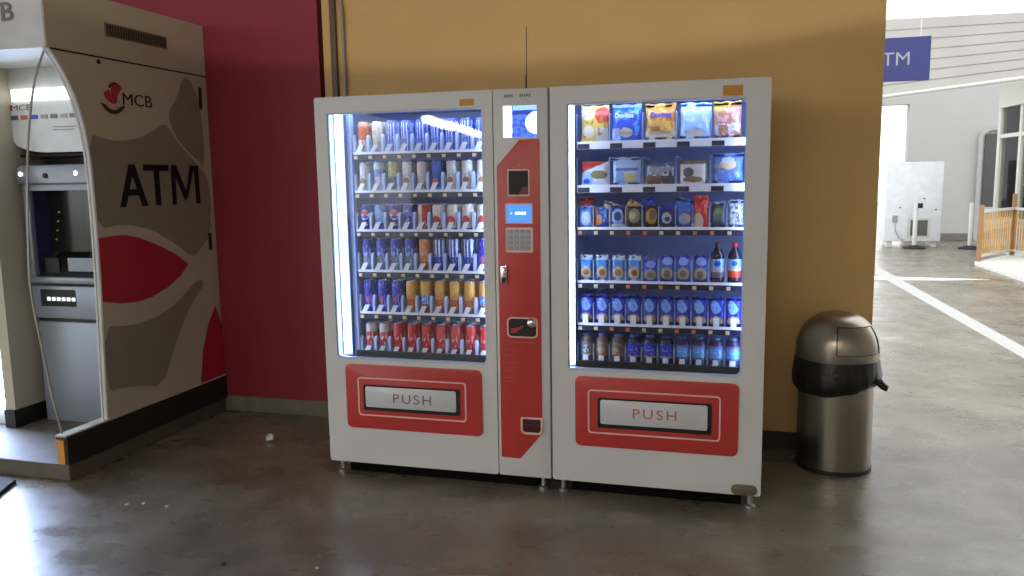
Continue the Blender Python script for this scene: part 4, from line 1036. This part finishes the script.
# hanging sign
H = thing('hanging_sign', 'blue hanging sign with white letters beyond the corner of the yellow wall', 'sign', (3.93, 8.0, 2.71))
bm = bm_(); box(bm, -.47, .47, -.03, .03, 0, .55, .004); brd = obj('sign_board', bm, mat('blue_sign_face', (30, 36, 104), .4), H)
text('sign_lettering', 'ATM', mat('sign_letters_white', (140, 148, 152), .5), brd, .50, .165, 'xz', (-.275, -.031, .20), .004, .0)
for x in (-.35, .35):
    bm = bm_(); tube(bm, [(x, 0, .55), (x, 0, 2.4)], .006, 6); obj('hanger', bm, M['silver'], H)

# painted line, and a sliver of sunlight put in as flat white
wp = mat('worn_white_paint', (172, 170, 166), .6, var=.08, scale=20)
wp2 = mat('sunlight_sliver_white', (225, 225, 222), .6, var=.02)
bm = bm_(); prism(bm, [(4.36, 3.2), (4.52, 3.2), (4.37, 8.6), (4.30, 12.0), (4.02, 12.0), (4.17, 8.5)], .0, .003, 'z'); tag(obj('floor_line', bm, wp, None), 'long white painted line crossing the yard floor', 'floor marking')
bm = bm_(); prism(bm, [(3.9, 9.3), (5.55, 9.12), (4.9, 8.93), (3.8, 8.85)], .0, .0025, 'z'); tag(obj('sunlight_sliver', bm, wp2, None), 'short tapering sliver of sunlight painted on the yard floor', 'floor marking')

# ------------------------------------------------------------------ litter on the floor
def crumple(name, label, loc, r, m, seed, cat='litter', group=None, flat=.7):
    rnd = random.Random(seed); bm = bm_(); bmesh.ops.create_icosphere(bm, subdivisions=2, radius=r)
    for v in bm.verts: v.co *= rnd.uniform(.65, 1.15); v.co.z *= flat
    mz = min(v.co.z for v in bm.verts)
    for v in bm.verts: v.co.z -= mz
    o = obj(name, bm, m, None); o.location = loc; return tag(o, label, cat, group)
pm = mat('white_paper', (215, 215, 212), .7)
crumple('crumpled_paper', 'crumpled white paper ball on the floor near the red wall', (-.613, .391, 0), .026, pm, 1, flat=.85)
for k, (x, y) in enumerate(((-.758, -.62), (-.685, -.59), (-.551, -.595))):
    crumple('paper_scrap', f'tiny white scrap on the floor, {ORD[k]} from left of three in a row', (x, y, 0), .011, pm, 5+k, group='white scraps on the floor', flat=.4)
crumple('pebble', 'small dark pebble on the floor in the foreground', (.071, -1.042, 0), .012, M['rubber'], 11, 'pebble', flat=.5)
crumple('paper_scrap', 'tiny pale scrap on the floor in front of the left machine', (.459, -.982, 0), .009, pm, 12, flat=.5)
bm = bm_(); prism(bm, [(-1.64, -.50), (-1.53, -.52), (-1.50, -.60), (-1.44, -.72), (-2.0, -.72), (-2.0, -.50)], 0, .022, 'z', .004)
tag(obj('floor_mat', bm, mat('dark_brown_mat', (44, 36, 34), .8, bump=.5), None), 'dark brown floor mat at the lower left edge', 'mat')

# ------------------------------------------------------------------ long ceiling lamp behind the viewer
pa, pb = Vector((-3.7, -10.9, 2.62)), Vector((-4.45, -17.0, 2.62))
t = thing('ceiling_lamp', 'long fluorescent lamp hanging behind the viewer on the left', 'lamp', (pa+pb)/2, math.atan2(pb.y-pa.y, pb.x-pa.x))
ln = (pb-pa).length
bm = bm_(); box(bm, -ln/2, ln/2, -.12, .12, .14, .24, .01); obj('housing', bm, M['white_edge'], t)
bm = bm_(); box(bm, -ln/2+.03, ln/2-.03, -.10, .10, .0, .14, .03); obj('tube', bm, emit('tube_glow', (255, 255, 250), 26), t)
for x in (-2.4, 2.4):
    bm = bm_(); tube(bm, [(x, 0, .24), (x, 0, .58)], .01, 6); obj('hanger', bm, M['silver'], t)
# unseen battens added behind the viewer as fill for the hall
g0 = emit('added_fill_glow', (255, 246, 234), 36)
first = None
for k, (x, y, lab) in enumerate(((-4.4, -6.0, 'unseen added fill batten nearest the open left side'), (-1.6, -6.4, 'unseen added fill batten in the middle of its row'), (1.2, -6.0, 'unseen added fill batten nearest the added right wall'))):
    if first is None:
        first = t = thing('added_fill_batten', lab, 'lamp', (x, y, 3.06), 0, 'added fill battens behind the viewer')
        bm = bm_(); box(bm, -1.2, 1.2, -.07, .07, .05, .14, .006); obj('housing', bm, M['white_edge'], t)
        bm = bm_(); box(bm, -1.17, 1.17, -.05, .05, .0, .05, .012); obj('tube', bm, g0, t)  # tube of the added fill batten
    else: dup(first, (x, y, 3.06), lab)
